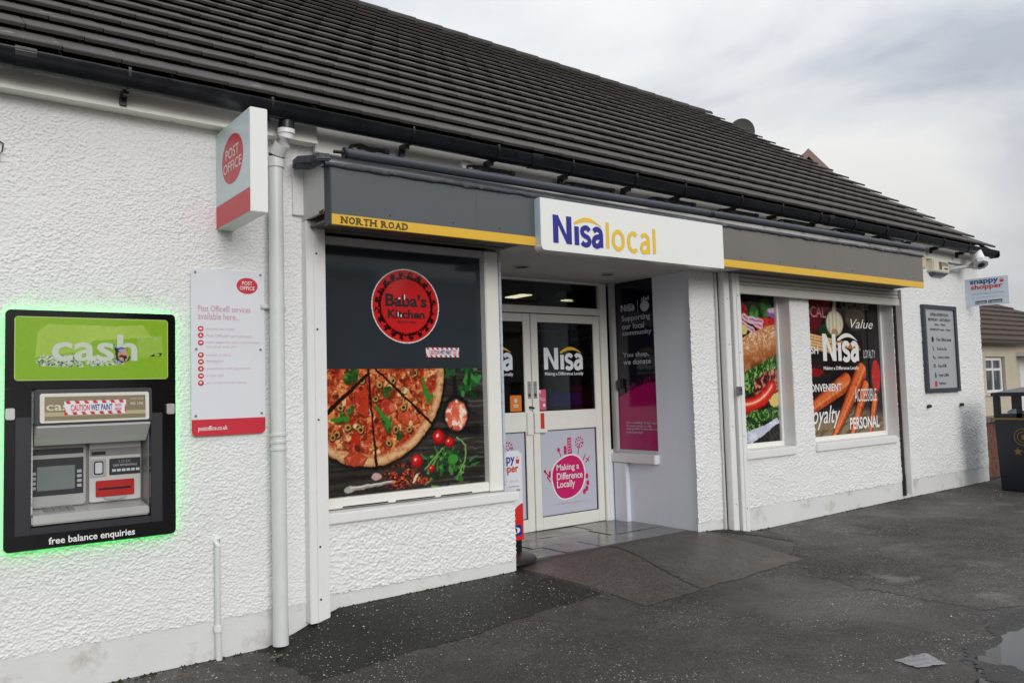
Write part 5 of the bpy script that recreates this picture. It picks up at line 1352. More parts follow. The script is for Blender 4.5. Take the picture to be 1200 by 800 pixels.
for k in range(4):
    for (a, b_) in ((.605, .626), (.832, .856)):
        B().prism(rrect(a, b_, 1.126 + k * .027, 1.143 + k * .027, .004, 3), PSc, .0022, .010).build('screen_button', m_silver, scp)
cm = B().prism(rrect(.900, 1.178, 1.025, 1.375, .012, 4), PI_, .0005, .022).build('slot_module', M('light grey plastic', (200, 200, 197), .36, .5, .05, var=(7, .06)), atm, bevel=.004)
PC = PY(IY - .022)
B().prism(rect(.902, 1.176, 1.29, 1.335), PC, .0005, .002).build('receipt_strip', m_silver2, cm)
B().prism(rect(.910, .985, 1.298, 1.318), PC, .0022, .004).build('receipt_slot', m_black, cm)
for z in (1.302, 1.312):
    B().prism(rect(1.06, 1.165, z, z + .003), PC, .0022, .003).build('groove', m_dull, cm)
cr_ = B().prism(rrect(.905, .988, 1.170, 1.275, .006, 3), PC, .0005, .006).build('card_reader', m_silver, cm, bevel=.002)
B().prism(rrect(.922, .972, 1.185, 1.262, .01, 4), PC, .0062, .009).build('reader_frame', m_black, cr_)
B().prism(rrect(.928, .966, 1.192, 1.255, .008, 4), PC, .0092, .012).build('reader_window', m_offwhite, cr_)
ip = B().prism(rrect(1.005, 1.175, 1.176, 1.272, .004, 2), PC, .0005, .004).build('instruction_plate', m_dkgrey, cm)
text('lettering', 'LINK', 1.055, 1.125, 1.245, 1.262, PC, m_dull, ip, .02, .0045)
text('lettering', 'CASH WITHDRAWALS', 1.025, 1.155, 1.225, 1.238, PC, m_offwhite, ip, .0, .0045)
flat('card_marks', [rect(1.02 + .026 * k, 1.04 + .026 * k, 1.195, 1.21) for k in range(6)], PC, m_offwhite, ip, .0045)
rsn = B().prism(rect(.932, 1.140, 1.055, 1.148), PC, .0005, .012).build('cash_slot', m_redslot, cm, bevel=.004)
B().prism(rect(.945, 1.120, 1.094, 1.106), PC, .0122, .0135).build('slot_mouth', m_black, rsn)
B().prism([(.97, 1.054), (1.10, 1.054), (1.085, 1.038), (1.035, 1.030), (.985, 1.038)], PC, .0005, .018).build('slot_lip', m_silver, cm, bevel=.003)
for (a, b_) in ((.462, .505), (1.278, 1.322)):
    kb_ = B().prism(rrect(a, b_, 1.524, 1.586, .010, 4), PA, .0002, .028).build('lock_knob', m_steel, atm, bevel=.004)
text('lettering', 'free balance enquiries', .670, 1.107, .829, .878, PA, m_white, atm, .018, .001)

# ------------------------------------------------------------------ post office signs
pp = thing('projecting_sign', (1.66, 4.9, 2.67), 'white box sign with red oval POST OFFICE sticking out from the wall', 'sign')
B().box(1.603, 1.706, 4.572, 5.205, 2.672, 3.285).build('box', m_acrylic, pp, bevel=.004)
PP = PX(1.602)
flat('side_face', [rect(-5.199, -4.58, 2.815, 3.280)], PP, m_sign_blue, pp, .0003, .0008)
flat('red_base', [rect(-5.199, -4.58, 2.677, 2.814)], PP, m_red, pp, .0003, .0008)
ov = flat('red_oval', [ell(-4.880, 3.052, .193, .150, 40)], PP, m_red, pp, .0014, .0006)
text('lettering', 'POST', -5.0, -4.76, 3.062, 3.125, PP, m_white, ov, .0, .0022, .0006)
text('lettering', 'OFFICE', -5.045, -4.715, 2.982, 3.043, PP, m_white, ov, .0, .0022, .0006)
pb = thing('services_board', (1.67, 5.17, 1.38), 'tall white POST OFFICE services board with red foot on the wall', 'sign')
PB = PY(5.172)
B().prism(rrect(1.437, 1.896, 1.380, 2.415, .03, 5), PB, -.012, 0).build('panel', m_sign_white, pb)
flat('red_foot', [rrect(1.4375, 1.8955, 1.3805, 1.482, .03, 5, '0011')], PB, m_red, pb, .0005)
ov = flat('red_oval', [ell(1.785, 2.323, .068, .052, 32)], PB, m_red, pb, .0005)
text('lettering', 'POST', 1.752, 1.818, 2.328, 2.352, PB, m_white, ov, .01, .0018)
text('lettering', 'OFFICE', 1.737, 1.833, 2.296, 2.320, PB, m_white, ov, .01, .0018)
text('lettering', 'Post Office® services', 1.478, 1.805, 2.150, 2.190, PB, m_pinkhead, pb, .0, .0008)
text('lettering', 'available here...', 1.478, 1.735, 2.100, 2.142, PB, m_pinkhead, pb, .0, .0008)
lines = [('postal services', 2.042), ('Post Office® card account', 2.001), ('cash deposits and withdrawals', 1.958), ('via chip and pin', 1.930), ('postal orders', 1.879), ('moneygram', 1.837), ('electronic bill payments', 1.794), ('e top ups', 1.750), ('pre order travel money', 1.706)]
for s, z in lines:
    text('lettering', s, 1.527, 1.527 + .0115 * len(s), z - .010, z + .010, PB, m_pinktext, pb, .0, .0008)
for k, z in enumerate((2.042, 2.001, 1.955, 1.879, 1.837, 1.794, 1.750, 1.706)):
    ic = flat('icon', [ell(1.494, z, .018, .017, 16)], PB, m_red, pb, .0005)
    flat('icon_mark', [[ell(1.494, z, .010, .006, 8), [(1.486, z - .006), (1.502, z - .006), (1.494, z + .010)], rect(1.486, 1.503, z - .004, z + .005), ell(1.492, z + .002, .008, .007, 8)][k % 4]], PB, m_white, ic, .0018)
text('lettering', 'postoffice.co.uk', 1.476, 1.654, 1.405, 1.442, PB, m_white, pb, .01, .0018)
for (a, z) in ((1.462, 2.392), (1.872, 2.398), (1.462, 1.505), (1.872, 1.508), (1.466, 1.915), (1.868, 1.915)):
    B().tube([(a, 5.1715, z), (a, 5.168, z)], .008, 8).build('screw', m_dull, pb)

# ------------------------------------------------------------------ signs at the far end
hb = thing('opening_hours_board', (10.96, 5.17, 1.43), 'grey framed opening hours board on the white wall', 'sign')
HX0, HX1, HZ0, HZ1 = 10.515, 11.415, 1.435, 2.570
B().box(HX0, HX0 + .055, 5.15, 5.199, HZ0, HZ1).box(HX1 - .055, HX1, 5.15, 5.199, HZ0, HZ1).box(HX0 + .055, HX1 - .055, 5.1505, 5.199, HZ0, HZ0 + .05).box(HX0 + .055, HX1 - .055, 5.1505, 5.199, HZ1 - .05, HZ1).build('frame', M('dark grey metal frame', (66, 70, 78), .35, .5, .3), hb)
B().box(HX0 + .0555, HX1 - .0555, 5.172, 5.198, HZ0 + .0505, HZ1 - .0505).build('panel', m_dgreyboard, hb)
PHB = PY(5.172)
for s, a0, a1, b0, b1 in (('OPEN EVERYDAY', 10.72, 11.23, 2.425, 2.468), ('MONDAY - SATURDAY', 10.665, 11.28, 2.362, 2.402), ('6am - 9pm', 10.83, 11.12, 2.297, 2.335), ('SUNDAY 6am - 9pm', 10.70, 11.25, 2.230, 2.268)):
    text('lettering', s, a0, a1, b0, b1, PHB, m_ink, hb, .02, .001)
for s, z, w_ in (('Post Office inside', 2.122, .40), ('Food to Go', 2.002, .26), ('Lottery inside', 1.885, .32), ('Free ATM', 1.777, .22), ('Fresh Coffee', 1.658, .28), ('PayPoint', 1.544, .18)):
    text('lettering', s, 10.86, 10.86 + w_, z - .022, z + .022, PHB, m_ink, hb, .01, .001)
flat('icon', [ell(10.755, 2.122, .03, .036, 14)], PHB, m_ink, hb); flat('icon', [[(10.74, 2.03), (10.752, 2.035), (10.772, 1.97), (10.76, 1.968)]], PHB, m_ink, hb)
flat('icon', [ell(10.75, 1.895, .014, .016, 10), ell(10.785, 1.878, .014, .016, 10)], PHB, m_ink, hb); flat('icon', [rect(10.745, 10.758, 1.755, 1.80), rect(10.775, 10.788, 1.755, 1.80), rect(10.758, 10.775, 1.788, 1.80)], PHB, m_ink, hb)
flat('icon', [[(10.77, 1.62), (10.795, 1.62), (10.80, 1.66), (10.782, 1.70), (10.765, 1.66)]], PHB, m_ink, hb); flat('icon', [rrect(10.75, 10.81, 1.505, 1.58, .012, 3)], PHB, m_red, hb)
for (x, z, lb) in ((10.576, 1.258, 'rusty cut bracket stub below left corner of the hours board'), (11.462, 1.252, 'rusty cut bracket stub below right corner of the hours board')):
    o = B().tube([(x, 5.2, z), (x - .02, 5.15, z + .004)], .022, 8).box(x - .055, x - .02, 5.155, 5.17, z - .012, z + .012).box(x + .02, x + .05, 5.165, 5.18, z - .008, z + .010).build('bracket_stub', m_slotd, None)
    tag(o, lb, 'bracket', 'bracket stubs on the wall')
al = thing('alarm_box', (10.98, 5.15, 3.0), 'beige burglar alarm box near the far end of the wall', 'alarm box')
B().hexa([(10.77, 5.11, 3.005), (11.205, 5.11, 3.005), (11.23, 5.2, 3.005), (10.745, 5.2, 3.005), (10.78, 5.115, 3.17), (11.195, 5.115, 3.17), (11.22, 5.2, 3.18), (10.755, 5.2, 3.18)]).build('cover', M('beige alarm plastic', (222, 216, 196), .4), al, bevel=.012)
B().hexa([(10.86, 5.14, 2.96), (11.12, 5.14, 2.96), (11.15, 5.2, 2.95), (10.83, 5.2, 2.95), (10.79, 5.108, 3.004), (11.19, 5.108, 3.004), (11.2, 5.2, 3.004), (10.78, 5.2, 3.004)]).build('strobe_lens', M('dark blue lens', (84, 90, 102), .2), al, bevel=.008)
text('lettering', '1', 10.93, 10.985, 3.04, 3.145, PY(5.108), M('brown print 2', (110, 96, 76), .4), al, .03, .003)
text('lettering', 'STN', 11.0, 11.16, 3.095, 3.14, PY(5.108), MATS['brown print 2'], al, .02, .003)
flat('print_bar', [rect(11.06, 11.15, 3.05, 3.07)], PY(5.108), MATS['brown print 2'], al, .003)
ab = B().box(10.42, 10.62, 5.12, 5.2, 3.03, 3.2).build('bell_box', M('cream bell box', (214, 200, 164), .45, var=(6, .05)), None, bevel=.012)
tag(ab, 'cream bell box half hidden behind the right end of the fascia', 'alarm box')
cc = thing('security_camera', (11.6, 5.1, 3.1), 'white bullet security camera under the eaves at the far corner', 'camera')
hs = B()
p0, p1 = Vector((11.70, 5.00, 3.365)), Vector((11.60, 4.89, 3.155))
hs.tube([p0, p0.lerp(p1, .05), p0.lerp(p1, .95), p1], [.055, .075, .078, .078], 16)
hs.build('housing', m_wpaint, cc, smooth=True)
d_ = (p1 - p0).normalized()
B().tube([p1 - d_ * .01, p1 + d_ * .055], .090, 8).build('sun_shield', m_ret, cc)
B().tube([p1 + d_ * .0555, p1 + d_ * .060], .045, 14).build('lens_window', m_blackgloss, cc)
B().tube([(11.32, 5.2, 3.07), (11.35, 5.12, 3.085), (11.60, 5.02, 3.12), (11.66, 4.96, 3.18)], [.045, .030, .026, .03], 10).build('bracket', m_ret, cc, smooth=True)
B().tube([(11.32, 5.2, 3.07), (11.32, 5.18, 3.07)], .06, 12).build('wall_plate', m_ret, cc)
hs_ = thing('hanging_sign', (11.8, 4.9, 2.58), 'pale blue snappy shopper flag sign at the far corner', 'sign')
B().box(11.80, 11.815, 4.638, 5.20, 2.584, 2.962).build('panel', M('pale blue sign sheet', (218, 228, 240), .25), hs_, bevel=.002)
PG = PX(11.80)
m_snb, m_snr = M('shopper blue print', (36, 52, 140), .35), M('shopper red print', (206, 54, 44), .35)
def shopper(place, ax0, ax1, bz, h, parent, d=.001):
    """two-line wordmark with a basket"""
    w_ = ax1 - ax0
    text('lettering', 'snappy', ax0, ax0 + w_ * .84, bz - h * .50, bz, place, m_snb, parent, .022, d)
    text('lettering', 'shopper', ax0 + w_ * .02, ax0 + w_ * .96, bz - h * 1.0, bz - h * .42, place, m_snr, parent, .022, d + .0012)
    q = ax0 + w_ * .87
    flat('basket', [[(q, bz - h * .18), (q + w_ * .13, bz - h * .18), (q + w_ * .11, bz - h * .40), (q + w_ * .02, bz - h * .40)], [(q + w_ * .02, bz - h * .16), (q + w_ * .035, bz - h * .16), (q + w_ * .065, bz - h * .02), (q + w_ * .055, bz)], [(q + w_ * .11, bz - h * .16), (q + w_ * .095, bz - h * .16), (q + w_ * .065, bz - h * .02), (q + w_ * .075, bz)]], place, m_snr, parent, d)
shopper(PG, -5.122, -4.69, 2.938, .145, hs_)
text('lettering', 'YOUR STORE TO DOOR', -5.115, -4.70, 2.735, 2.758, PG, M('soft blue print', (150, 176, 206), .4), hs_, .0, .001)
text('lettering', 'get your shopping delivered', -5.11, -4.70, 2.69, 2.706, PG, MATS['soft blue print'], hs_, .0, .001)
for (a, b_) in ((-5.065, -4.92), (-4.90, -4.725)):
    bd = flat('store_badge', [rrect(a, b_, 2.612, 2.652, .006, 3)], PG, m_ink, hs_)
    flat('badge_text', [rect(a + .04, b_ - .01, 2.62, 2.635), ell(a + .02, 2.632, .009, .011, 8)], PG, m_offwhite, bd, .0022)

# pavement sign inside the recess
ps_ = thing('pavement_sign', (3.97, 5.5, .22), 'white and red snappy shopper swing sign behind the pizza bay corner', 'sign')
PV = PY(5.50)
B().prism(rrect(3.72, 4.215, .36, 1.105, .05, 6, '1100'), PV, -.012, .0).build('panel', m_sign_white, ps_)
arc_ = [(4.214, .361), (4.214, .665), (4.19, .66), (4.16, .645), (4.13, .62), (4.10, .58), (3.98, .50), (3.72, .44), (3.72, .361)]
flat('red_curve', [arc_], PV, M('signal red print', (214, 44, 36), .3), ps_, .0005)
shopper(PV, 3.885, 4.19, 1.057, .15, ps_, .0008)
text('lettering', 'Your store to door', 3.78, 4.18, .845, .870, PV, m_pinktext, ps_, .0, .0008)
text('lettering', 'order groceries online', 3.78, 4.18, .800, .818, PV, m_dull, ps_, .0, .0008)
text('lettering', 'app', 4.15, 4.19, .765, .785, PV, m_ink, ps_, .0, .0008)
ic = flat('blue_icon', [rrect(4.10, 4.195, .40, .49, .015, 4)], PV, m_snb, ps_, .002)
flat('icon_mark', [ell(4.15, .445, .025, .022, 12), rect(4.13, 4.145, .42, .47)], PV, m_white, ic, .0035)
B().tube([(3.97, 5.505, .23), (3.97, 5.505, .25), (3.97, 5.505, .265), (3.97, 5.505, .28), (3.97, 5.505, .285)], [.30, .295, .25, .15, .0], 28).build('rubber_base', m_black, ps_, smooth=True)
B().box(3.75, 4.19, 5.497, 5.515, .27, .362).build('base_bracket', m_black, ps_)

# ------------------------------------------------------------------ litter bin at the right edge
bn = thing('litter_bin', (11.65, 4.4, .17), 'black square litter bin with gold band and crest at the corner', 'litter bin')
m_binb = M('blue black bin paint', (24, 28, 40), .32, .5, var=(4, .15), dirt=(12, .66, (46, 48, 54)))
m_goldp = M('gold paint', (132, 110, 58), .4, .5, .4, var=(20, .1))
bx0, bx1, by0, by1, bz0 = 11.33, 11.95, 4.10, 4.73, .15
B().hexa([(bx0 + .05, by0 + .04, bz0), (bx1 - .04, by0 + .04, bz0), (bx1 - .04, by1 - .02, bz0), (bx0 + .05, by1 - .02, bz0), (bx0, by0, 1.06), (bx1, by0, 1.06), (bx1, by1, 1.06), (bx0, by1, 1.06)]).build('body', m_binb, bn, bevel=.012)
B().box(bx0 - .012, bx1 + .012, by0 - .012, by1 + .012, 1.0605, 1.085).build('gold_band', m_goldp, bn, bevel=.004)
for (x, y) in ((bx0, by0), (bx0, by1 - .07), (bx1 - .07, by0), (bx1 - .07, by1 - .07)):
    B().box(x, x + .07, y, y + .07, 1.0855, 1.36).build('corner_post', m_binb, bn, bevel=.006)
B().box(bx0 + .005, bx0 + .035, by0 + .30, by0 + .36, 1.0855, 1.36).build('mullion', m_binb, bn)
B().box(bx0 + .005, bx0 + .03, by0 + .07, by1 - .07, 1.0855, 1.14).build('lip', m_binb, bn)
B().hexa([(bx0 - .02, by0 - .02, 1.3605), (bx1 + .02, by0 - .02, 1.3605), (bx1 + .02, by1 + .02, 1.3605), (bx0 - .02, by1 + .02, 1.3605), (bx0 - .02, by0 - .02, 1.41), (bx1 + .02, by0 - .02, 1.41), (bx1 + .02, by1 + .02, 1.41), (bx0 - .02, by1 + .02, 1.41)]).build('lid', m_binb, bn, bevel=.012)
B().add([(bx0, by0, 1.405), (bx1, by0, 1.405), (bx1, by1, 1.405), (bx0, by1, 1.405), (bx0 + .25, by0 + .25, 1.47), (bx1 - .25, by0 + .25, 1.47), (bx1 - .25, by1 - .25, 1.47), (bx0 + .25, by1 - .25, 1.47)], [(0, 1, 5, 4), (1, 2, 6, 5), (2, 3, 7, 6), (3, 0, 4, 7), (4, 5, 6, 7)]).build('lid_top', m_binb, bn)
def PBN(a, b, d=0):   # on the sloping street face of the bin
    t = (1.06 - b) / .91
    return (bx0 + .05 * t - d, -a, b)
b_ = B()
for r0, r1 in ((.110, .100), (.072, .064)):
    o_, i_ = ell(-4.40, .845, r0, r0, 32), ell(-4.40, .845, r1, r1, 32)
    for k in range(32):
        b_.prism([o_[k], o_[(k + 1) % 32], i_[(k + 1) % 32], i_[k]], PBN, .002, .006)
b_.prism(ell(-4.40, .845, .022, .032, 12), PBN, .002, .006)
b_.build('gold_crest', m_goldp, bn)
star = [(-4.475 + (.06 if k % 2 == 0 else .024) * math.cos(math.pi * k / 5 + math.pi / 2), .66 + (.06 if k % 2 == 0 else .024) * math.sin(math.pi * k / 5 + math.pi / 2)) for k in range(10)]
flat('gold_star', [star, [(-4.43, .66), (-4.36, .67), (-4.33, .655), (-4.36, .64)]], PBN, m_goldp, bn, .002, .004)
random.seed(8)
def crumple(name, c, r, mat, label, cat, flatz=1.0, n=9, group=None):
    bm_ = bmesh.new(); bmesh.ops.create_icosphere(bm_, subdivisions=2, radius=1)
    for v in bm_.verts:
        k = random.uniform(.65, 1.15)
        v.co = Vector((c[0] + v.co.x * r[0] * k, c[1] + v.co.y * r[1] * k, c[2] + v.co.z * r[2] * k))
    me = bpy.data.meshes.new(name); bm_.to_mesh(me); bm_.free(); me.materials.append(mat)
    return tag(link_obj(name, me), label, cat, group)
crumple('rubbish_bag', (11.52, 4.55, 1.13), (.14, .10, .07), M('crumpled clear plastic', (150, 168, 172), .25), 'crumpled pale plastic bag in the mouth of the bin', 'rubbish')
tag(B().hexa([(11.40, 4.30, 1.10), (11.46, 4.25, 1.10), (11.55, 4.36, 1.10), (11.49, 4.41, 1.10), (11.41, 4.31, 1.20), (11.46, 4.26, 1.20), (11.55, 4.36, 1.20), (11.50, 4.41, 1.20)]).build('food_carton', M('cream carton card', (206, 190, 160), .6), None, bevel=.004), 'small cream carton among the rubbish in the bin', 'rubbish')
# ------------------------------------------------------------------ boundary wall, neighbours
bw_ = thing('boundary_wall', (12.9, 5.4, .1), 'low brown brick wall with stone coping beyond the shop corner', 'wall')
m_brick = M('brown brick', (112, 74, 60), .8, .3, var=(9, .25), bump=(90, .4, .004))
B().box(12.24, 14.5, 5.36, 5.52, .05, .95).build('mortar_core', M('grey mortar', (120, 112, 102), .9, .2), bw_)
for r_ in range(12):
    x = 12.235 - (.11 if r_ % 2 else 0)
    while x < 14.4:
        x0 = max(x, 12.235); x1 = x + .215
        if x1 - x0 > .03:
            B().box(x0, x1, 5.35 + random.uniform(-.002, .002), 5.53, .06 + r_ * .075, .06 + r_ * .075 + .065).build('brick', m_brick, bw_)
        x += .225
x = 12.20
while x < 14.4:
    B().box(x, x + .44, 5.31, 5.57, .955, 1.03).build('coping_stone', M('weathered coping', (112, 104, 92), .85, .3, var=(7, .25), bump=(50, .5, .006)), bw_, bevel=.01)
    x += .45
nh = thing('neighbour_bungalow', (30, 12, .2), 'cream bungalow with brown tiled roof beyond the bin', 'house')
m_cream = M('cream render', (198, 188, 168), .8, .3, var=(2, .06), bump=(60, .4, .01))
m_brownt = M('brown roof tile', (74, 62, 56), .8, .3, var=(3, .25), bump=(40, .5, .01))
wl = B().box(20, 28.40, 12, 12.3, 0, 2.75).box(29.86, 31.0, 12, 12.3, 0, 2.75).box(28.40, 29.86, 12, 12.3, 0, 1.08).box(28.40, 29.86, 12, 12.3, 2.30, 2.75).box(31.0, 32.2, 12, 12.3, 2.3, 2.75).box(32.2, 40, 12, 12.3, 0, 2.75)
wl.build('wall', m_cream, nh)
wd = B().box(28.44, 28.56, 12.1, 12.2, 1.1, 2.28).box(29.70, 29.82, 12.1, 12.2, 1.1, 2.28).box(28.56, 29.70, 12.1, 12.2, 1.1, 1.20).box(28.56, 29.70, 12.1, 12.2, 2.18, 2.28).box(29.09, 29.17, 12.1, 12.2, 1.2, 2.18).box(28.56, 29.09, 12.1, 12.2, 1.84, 1.92).box(29.17, 29.70, 12.1, 12.2, 1.84, 1.92).build('window', m_wpaint, nh)
for (a, b_) in ((28.56, 29.09), (29.17, 29.70)):
    for (c0, c1) in ((1.20, 1.84), (1.92, 2.18)):
        box('pane', a, b_, 12.14, 12.16, c0, c1, M('dim house glass', (62, 70, 74), .05), wd)
B().box(28.60, 28.74, 12.17, 12.19, 1.2, 2.18).box(29.52, 29.66, 12.17, 12.19, 1.2, 2.18).build('curtain', M('pale curtain', (196, 190, 178), .8), wd)
B().box(28.3, 29.96, 11.93, 12.1, 1.03, 1.08).build('sill', m_wpaint, wd)
B().box(31.05, 32.15, 12.15, 12.25, .2, 2.29).build('door', m_wpaint, nh)
B().box(30.75, 32.4, 11.4, 12.05, 2.32, 2.46).build('door_canopy', m_wpaint, nh)
B().box(19.9, 41.0, 11.66, 11.74, 2.70, 2.80).build('eaves_board', M('beige board', (170, 160, 140), .6), nh)
B().box(19.9, 41.0, 11.56, 11.66, 2.72, 2.80).build('gutter', M('brown gutter', (60, 46, 40), .4), nh)
b_ = B(); nrow = 17
for r_ in range(nrow):
    y, y1 = 11.6 + r_ * .30, 11.6 + (r_ + 1) * .30 + .05
    z, z1 = 2.82 + r_ * .21, 2.82 + (r_ + 1) * .21
    xr = 41.2 - r_ * .86
    b_.hexa([(20, y, z - .02), (xr, y, z - .02), (xr - .8, y1, z1 - .04), (20, y1, z1 - .04), (20, y - .01, z + .035), (xr, y - .01, z + .035), (xr - .8, y1, z1 + .0), (20, y1, z1 + .0)])
b_.build('roof', m_brownt, nh)
B().box(20, 40, 12.3, 17, 0, 2.7).build('house_body', m_cream, nh)
dishb = thing('satellite_dish', (12.4, 9.3, 6.0), 'round grey satellite dish showing above the right verge', 'satellite dish')
cd2 = Vector((12.60, 9.36, 6.33)); nrm = Vector((-.80, -.60, -.05)).normalized()
u_ = nrm.cross(Vector((0, 0, 1))).normalized(); v_ = u_.cross(nrm)
vs, fs2 = [cd2 - nrm * .06], []
for ri, rr in enumerate((.09, .17, .24)):
    for k in range(24):
        a = 2 * math.pi * k / 24
        vs.append(cd2 + rr * (math.cos(a) * u_ + 1.08 * math.sin(a) * v_) - nrm * .06 * (1 - (rr / .24) ** 2))
fs2 += [(0, 1 + k, 1 + (k + 1) % 24) for k in range(24)]
for ri in range(2):
    fs2 += [(1 + ri * 24 + k, 1 + (ri + 1) * 24 + k, 1 + (ri + 1) * 24 + (k + 1) % 24, 1 + ri * 24 + (k + 1) % 24) for k in range(24)]
B().add(vs, fs2).build('dish', M('grey dish paint', (84, 83, 77), .6, var=(3, .08)), dishb, smooth='all')
B().tube([(12.2, 9.35, 5.9), (12.5, 9.38, 5.95), (12.62, 9.38, 6.3)], .02, 8).build('mount_arm', m_dull, dishb)
dg = thing('distant_gable', (31, 20, 0), 'pinkish gable of a house peeping over the right verge', 'house')
m_pink = M('pinkish render', (150, 124, 112), .8, var=(2, .08))
AXc, AYc, AZc = 31.0, 19.8, 11.5
dxy = Vector((.80, -.60, 0)); bk = Vector((.60, .80, 0))
def dgp(s, z, d=0):
    p = Vector((AXc, AYc, 0)) + dxy * s + bk * d
    return (p.x, p.y, z)
B().add([dgp(-4, 0), dgp(4, 0), dgp(4, 7.2), dgp(0, AZc - .35), dgp(-4, 7.2), dgp(-4, 0, 8), dgp(4, 0, 8), dgp(4, 7.2, 8), dgp(0, AZc - .35, 8), dgp(-4, 7.2, 8)], [(0, 1, 2, 3, 4), (5, 6, 7, 8, 9), (0, 1, 6, 5), (1, 2, 7, 6), (4, 0, 5, 9)]).build('wall', m_pink, dg)
for s in (-1, 1):
    B().add([dgp(0, AZc, -.25), dgp(s * 4.3, 7.0, -.25), dgp(s * 4.3, 7.0, 8.2), dgp(0, AZc, 8.2), dgp(0, AZc - .16, -.25), dgp(s * 4.3, 6.84, -.25), dgp(s * 4.3, 6.84, 8.2), dgp(0, AZc - .16, 8.2)], [(0, 1, 2, 3), (4, 5, 6, 7), (0, 1, 5, 4), (1, 2, 6, 5), (2, 3, 7, 6), (3, 0, 4, 7)]).build('roof_slope', m_brownt, dg)
    B().add([dgp(0, AZc + .05, -.33), dgp(s * 4.3, 7.05, -.33), dgp(s * 4.3, 6.72, -.33), dgp(0, AZc - .30, -.33), dgp(0, AZc + .05, -.26), dgp(s * 4.3, 7.05, -.26), dgp(s * 4.3, 6.72, -.26), dgp(0, AZc - .30, -.26)], [(0, 1, 2, 3), (4, 5, 6, 7), (0, 1, 5, 4), (1, 2, 6, 5), (2, 3, 7, 6), (3, 0, 4, 7)]).build('bargeboard', M('pink bargeboard', (136, 112, 104), .7), dg)

for k, (x0, y0, w_, lb, colr) in enumerate(((8, -21, 10, 'added brick house across the road, for reflections, facing the cash machine', (120, 84, 70)), (21, -22, 11, 'added grey rendered house across the road, for reflections, facing the pizza window', (120, 116, 110)), (35, -21, 12, 'added beige house across the road, for reflections, facing the entrance', (150, 138, 120)), (50, -22, 13, 'second added brick house across the road, for reflections, farthest right', (112, 80, 68)))):  # unseen houses, added behind the camera so the glass has something to reflect
    oh = thing('added_house', (x0 + w_ / 2, y0, 0), lb, 'house', 'added houses across the road for reflections')
    B().box(x0, x0 + w_, y0 - 7, y0, 0, 4.8).build('wall', M('added house wall %d' % k, colr, .8, var=(1, .1)), oh)
    B().add([(x0 - .3, y0 + .3, 4.7), (x0 + w_ + .3, y0 + .3, 4.7), (x0 + w_ + .3, y0 - 7.3, 4.7), (x0 - .3, y0 - 7.3, 4.7), (x0 - .3, y0 - 3.5, 7.6), (x0 + w_ + .3, y0 - 3.5, 7.6)], [(0, 1, 5, 4), (2, 3, 4, 5), (1, 2, 5), (3, 0, 4), (0, 3, 2, 1)]).build('roof', m_brownt, oh)
    for xx in (x0 + 1.2, x0 + w_ - 2.6):
        for zz in (.9, 3.1):
            f_ = B().box(xx, xx + 1.4, y0 - .05, y0 + .03, zz, zz + 1.2).build('window', m_wpaint, oh)
            box('pane', xx + .08, xx + 1.32, y0 + .031, y0 + .035, zz + .08, zz + 1.12, MATS['dim house glass'], f_)
    B().box(x0 + w_ / 2 - .5, x0 + w_ / 2 + .5, y0 - .05, y0 + .04, 0, 2.1).build('door', m_dkgrey, oh)
# ------------------------------------------------------------------ small things on the ground
m_foil = M('crinkled clear wrapper', (138, 137, 142), .16, .6, .2, bump=(60, .5, .01))
zw = gzs(4.57, 2.34) + .004
na = 10
A, Q = np.meshgrid(np.linspace(0, 1, na + 1), np.linspace(0, 1, na + 1))
c0, c1, c2, c3 = np.array([4.44, 2.45]), np.array([4.69, 2.40]), np.array([4.60, 2.24]), np.array([4.42, 2.31])
XY = (c0 * ((1 - A) * (1 - Q))[..., None] + c1 * (A * (1 - Q))[..., None] + c2 * (A * Q)[..., None] + c3 * ((1 - A) * Q)[..., None])
H = .003 + .018 * np.random.RandomState(3).rand(na + 1, na + 1) * (np.minimum(np.minimum(A, 1 - A), np.minimum(Q, 1 - Q)) + .25)
wr = grid_obj('plastic_wrapper', np.stack([XY[..., 0], XY[..., 1], gz(XY[..., 0], XY[..., 1]) + H], -1).reshape(-1, 3), na, na, m_foil, None)
tag(wr, 'crinkled clear plastic wrapper lying on the wet asphalt', 'litter')
m_leafb = M('dead brown leaf', (88, 72, 46), .7, var=(40, .3)); m_leafg = M('weed leaf', (92, 100, 62), .7, var=(40, .3))
def leaf_thing(x, y, s, rot, mat, label):
    n = 10; b_ = B(); z = gzs(x, y) + .012
    pts = []
    for k in range(n):
        a = 2 * math.pi * k / n
        r_ = s * (.45 + .55 * abs(math.cos(a)) ** 1.5) * random.uniform(.8, 1.15)
        pts.append((x + r_ * math.cos(a + rot), y + .6 * r_ * math.sin(a + rot), z + random.uniform(0, .012)))
    b_.add([(x, y, z + .004)] + pts, [(0, 1 + k, 1 + (k + 1) % n) for k in range(n)])
    tag(b_.build('fallen_leaf', mat, None), label, 'leaf', 'leaves by the wall foot')
leaf_thing(1.86, 4.93, .05, .5, m_leafg, 'greenish withered leaf at the foot of the downpipe')
leaf_thing(1.34, 4.98, .055, -.2, m_leafb, 'dark dead leaf below the thin conduit')
leaf_thing(1.55, 5.02, .03, 1.2, m_leafb, 'tiny brown leaf beside the foot of the conduit')
rs_ = np.random.RandomState(21)
bd_, bg_ = B(), B()
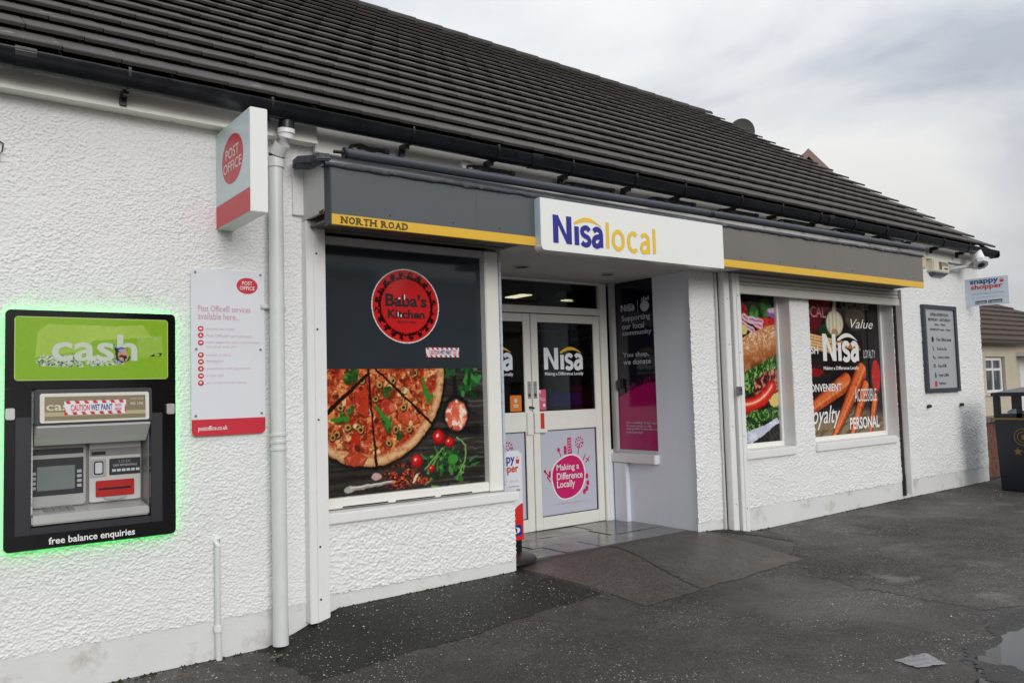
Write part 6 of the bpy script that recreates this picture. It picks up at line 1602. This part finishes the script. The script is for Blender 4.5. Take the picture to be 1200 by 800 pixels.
for k in range(1500):
    x = rs_.uniform(0.2, 12.2)
    if 3.95 < x < 6.1: continue
    n_m = float(vn(x * 2.2, 0.5, 71))
    if rs_.rand() > n_m * 1.3 - .15: continue
    y = 5.192 - abs(rs_.normal()) * .022; z = gzs(x, y)
    r_ = rs_.uniform(.005, .016); hh = r_ * rs_.uniform(.4, 1.0)
    tgt = bg_ if rs_.rand() < .35 else bd_
    vs_ = [(x + r_ * math.cos(a) * rs_.uniform(.7, 1.3), y + .7 * r_ * math.sin(a), z - .002) for a in np.arange(0, 6.28, 1.05)]
    tgt.add(vs_ + [(x, y, z + hh)], [(i, (i + 1) % 6, 6) for i in range(6)])
tag(bd_.build('wall_foot_dirt', M('dark crumbly dirt', (48, 43, 36), .9, .2, var=(60, .4)), None), 'dark dirt gathered along the foot of the white wall', 'dirt', kind='stuff')
tag(bg_.build('wall_foot_moss', M('dull green moss', (70, 74, 44), .9, .2, var=(60, .4)), None), 'dull green moss specks along the foot of the wall', 'moss', kind='stuff')
rs_ = np.random.RandomState(12)
b_ = B()
for k in range(900):
    if k < 330: x, y = rs_.uniform(1.0, 4.1), 5.15 - abs(rs_.normal()) * .35
    elif k < 560: x, y = rs_.uniform(1.0, 7), rs_.uniform(2.4, 4.9)
    else: x, y = rs_.uniform(6.5, 12.2), 5.15 - abs(rs_.normal()) * .5
    if 3.9 < x < 6.3 and y > 4.2: continue
    s = rs_.uniform(.002, .0065) * (1.5 if rs_.rand() < .1 else 1)
    z = gzs(x, y) + .006
    a = rs_.uniform(0, 3)
    ca, sa = math.cos(a) * s, math.sin(a) * s
    b_.add([(x + ca, y + sa, z), (x - sa * .6, y + ca * .6, z), (x - ca, y - sa, z), (x + sa * .6, y - ca * .6, z), (x, y, z + s * .7)], [(0, 1, 4), (1, 2, 4), (2, 3, 4), (3, 0, 4)])
tag(b_.build('loose_grit', M('pale stone grit', (186, 180, 168), .8, var=(50, .25)), None), 'pale grit scattered over the asphalt along the wall', 'grit', kind='stuff')
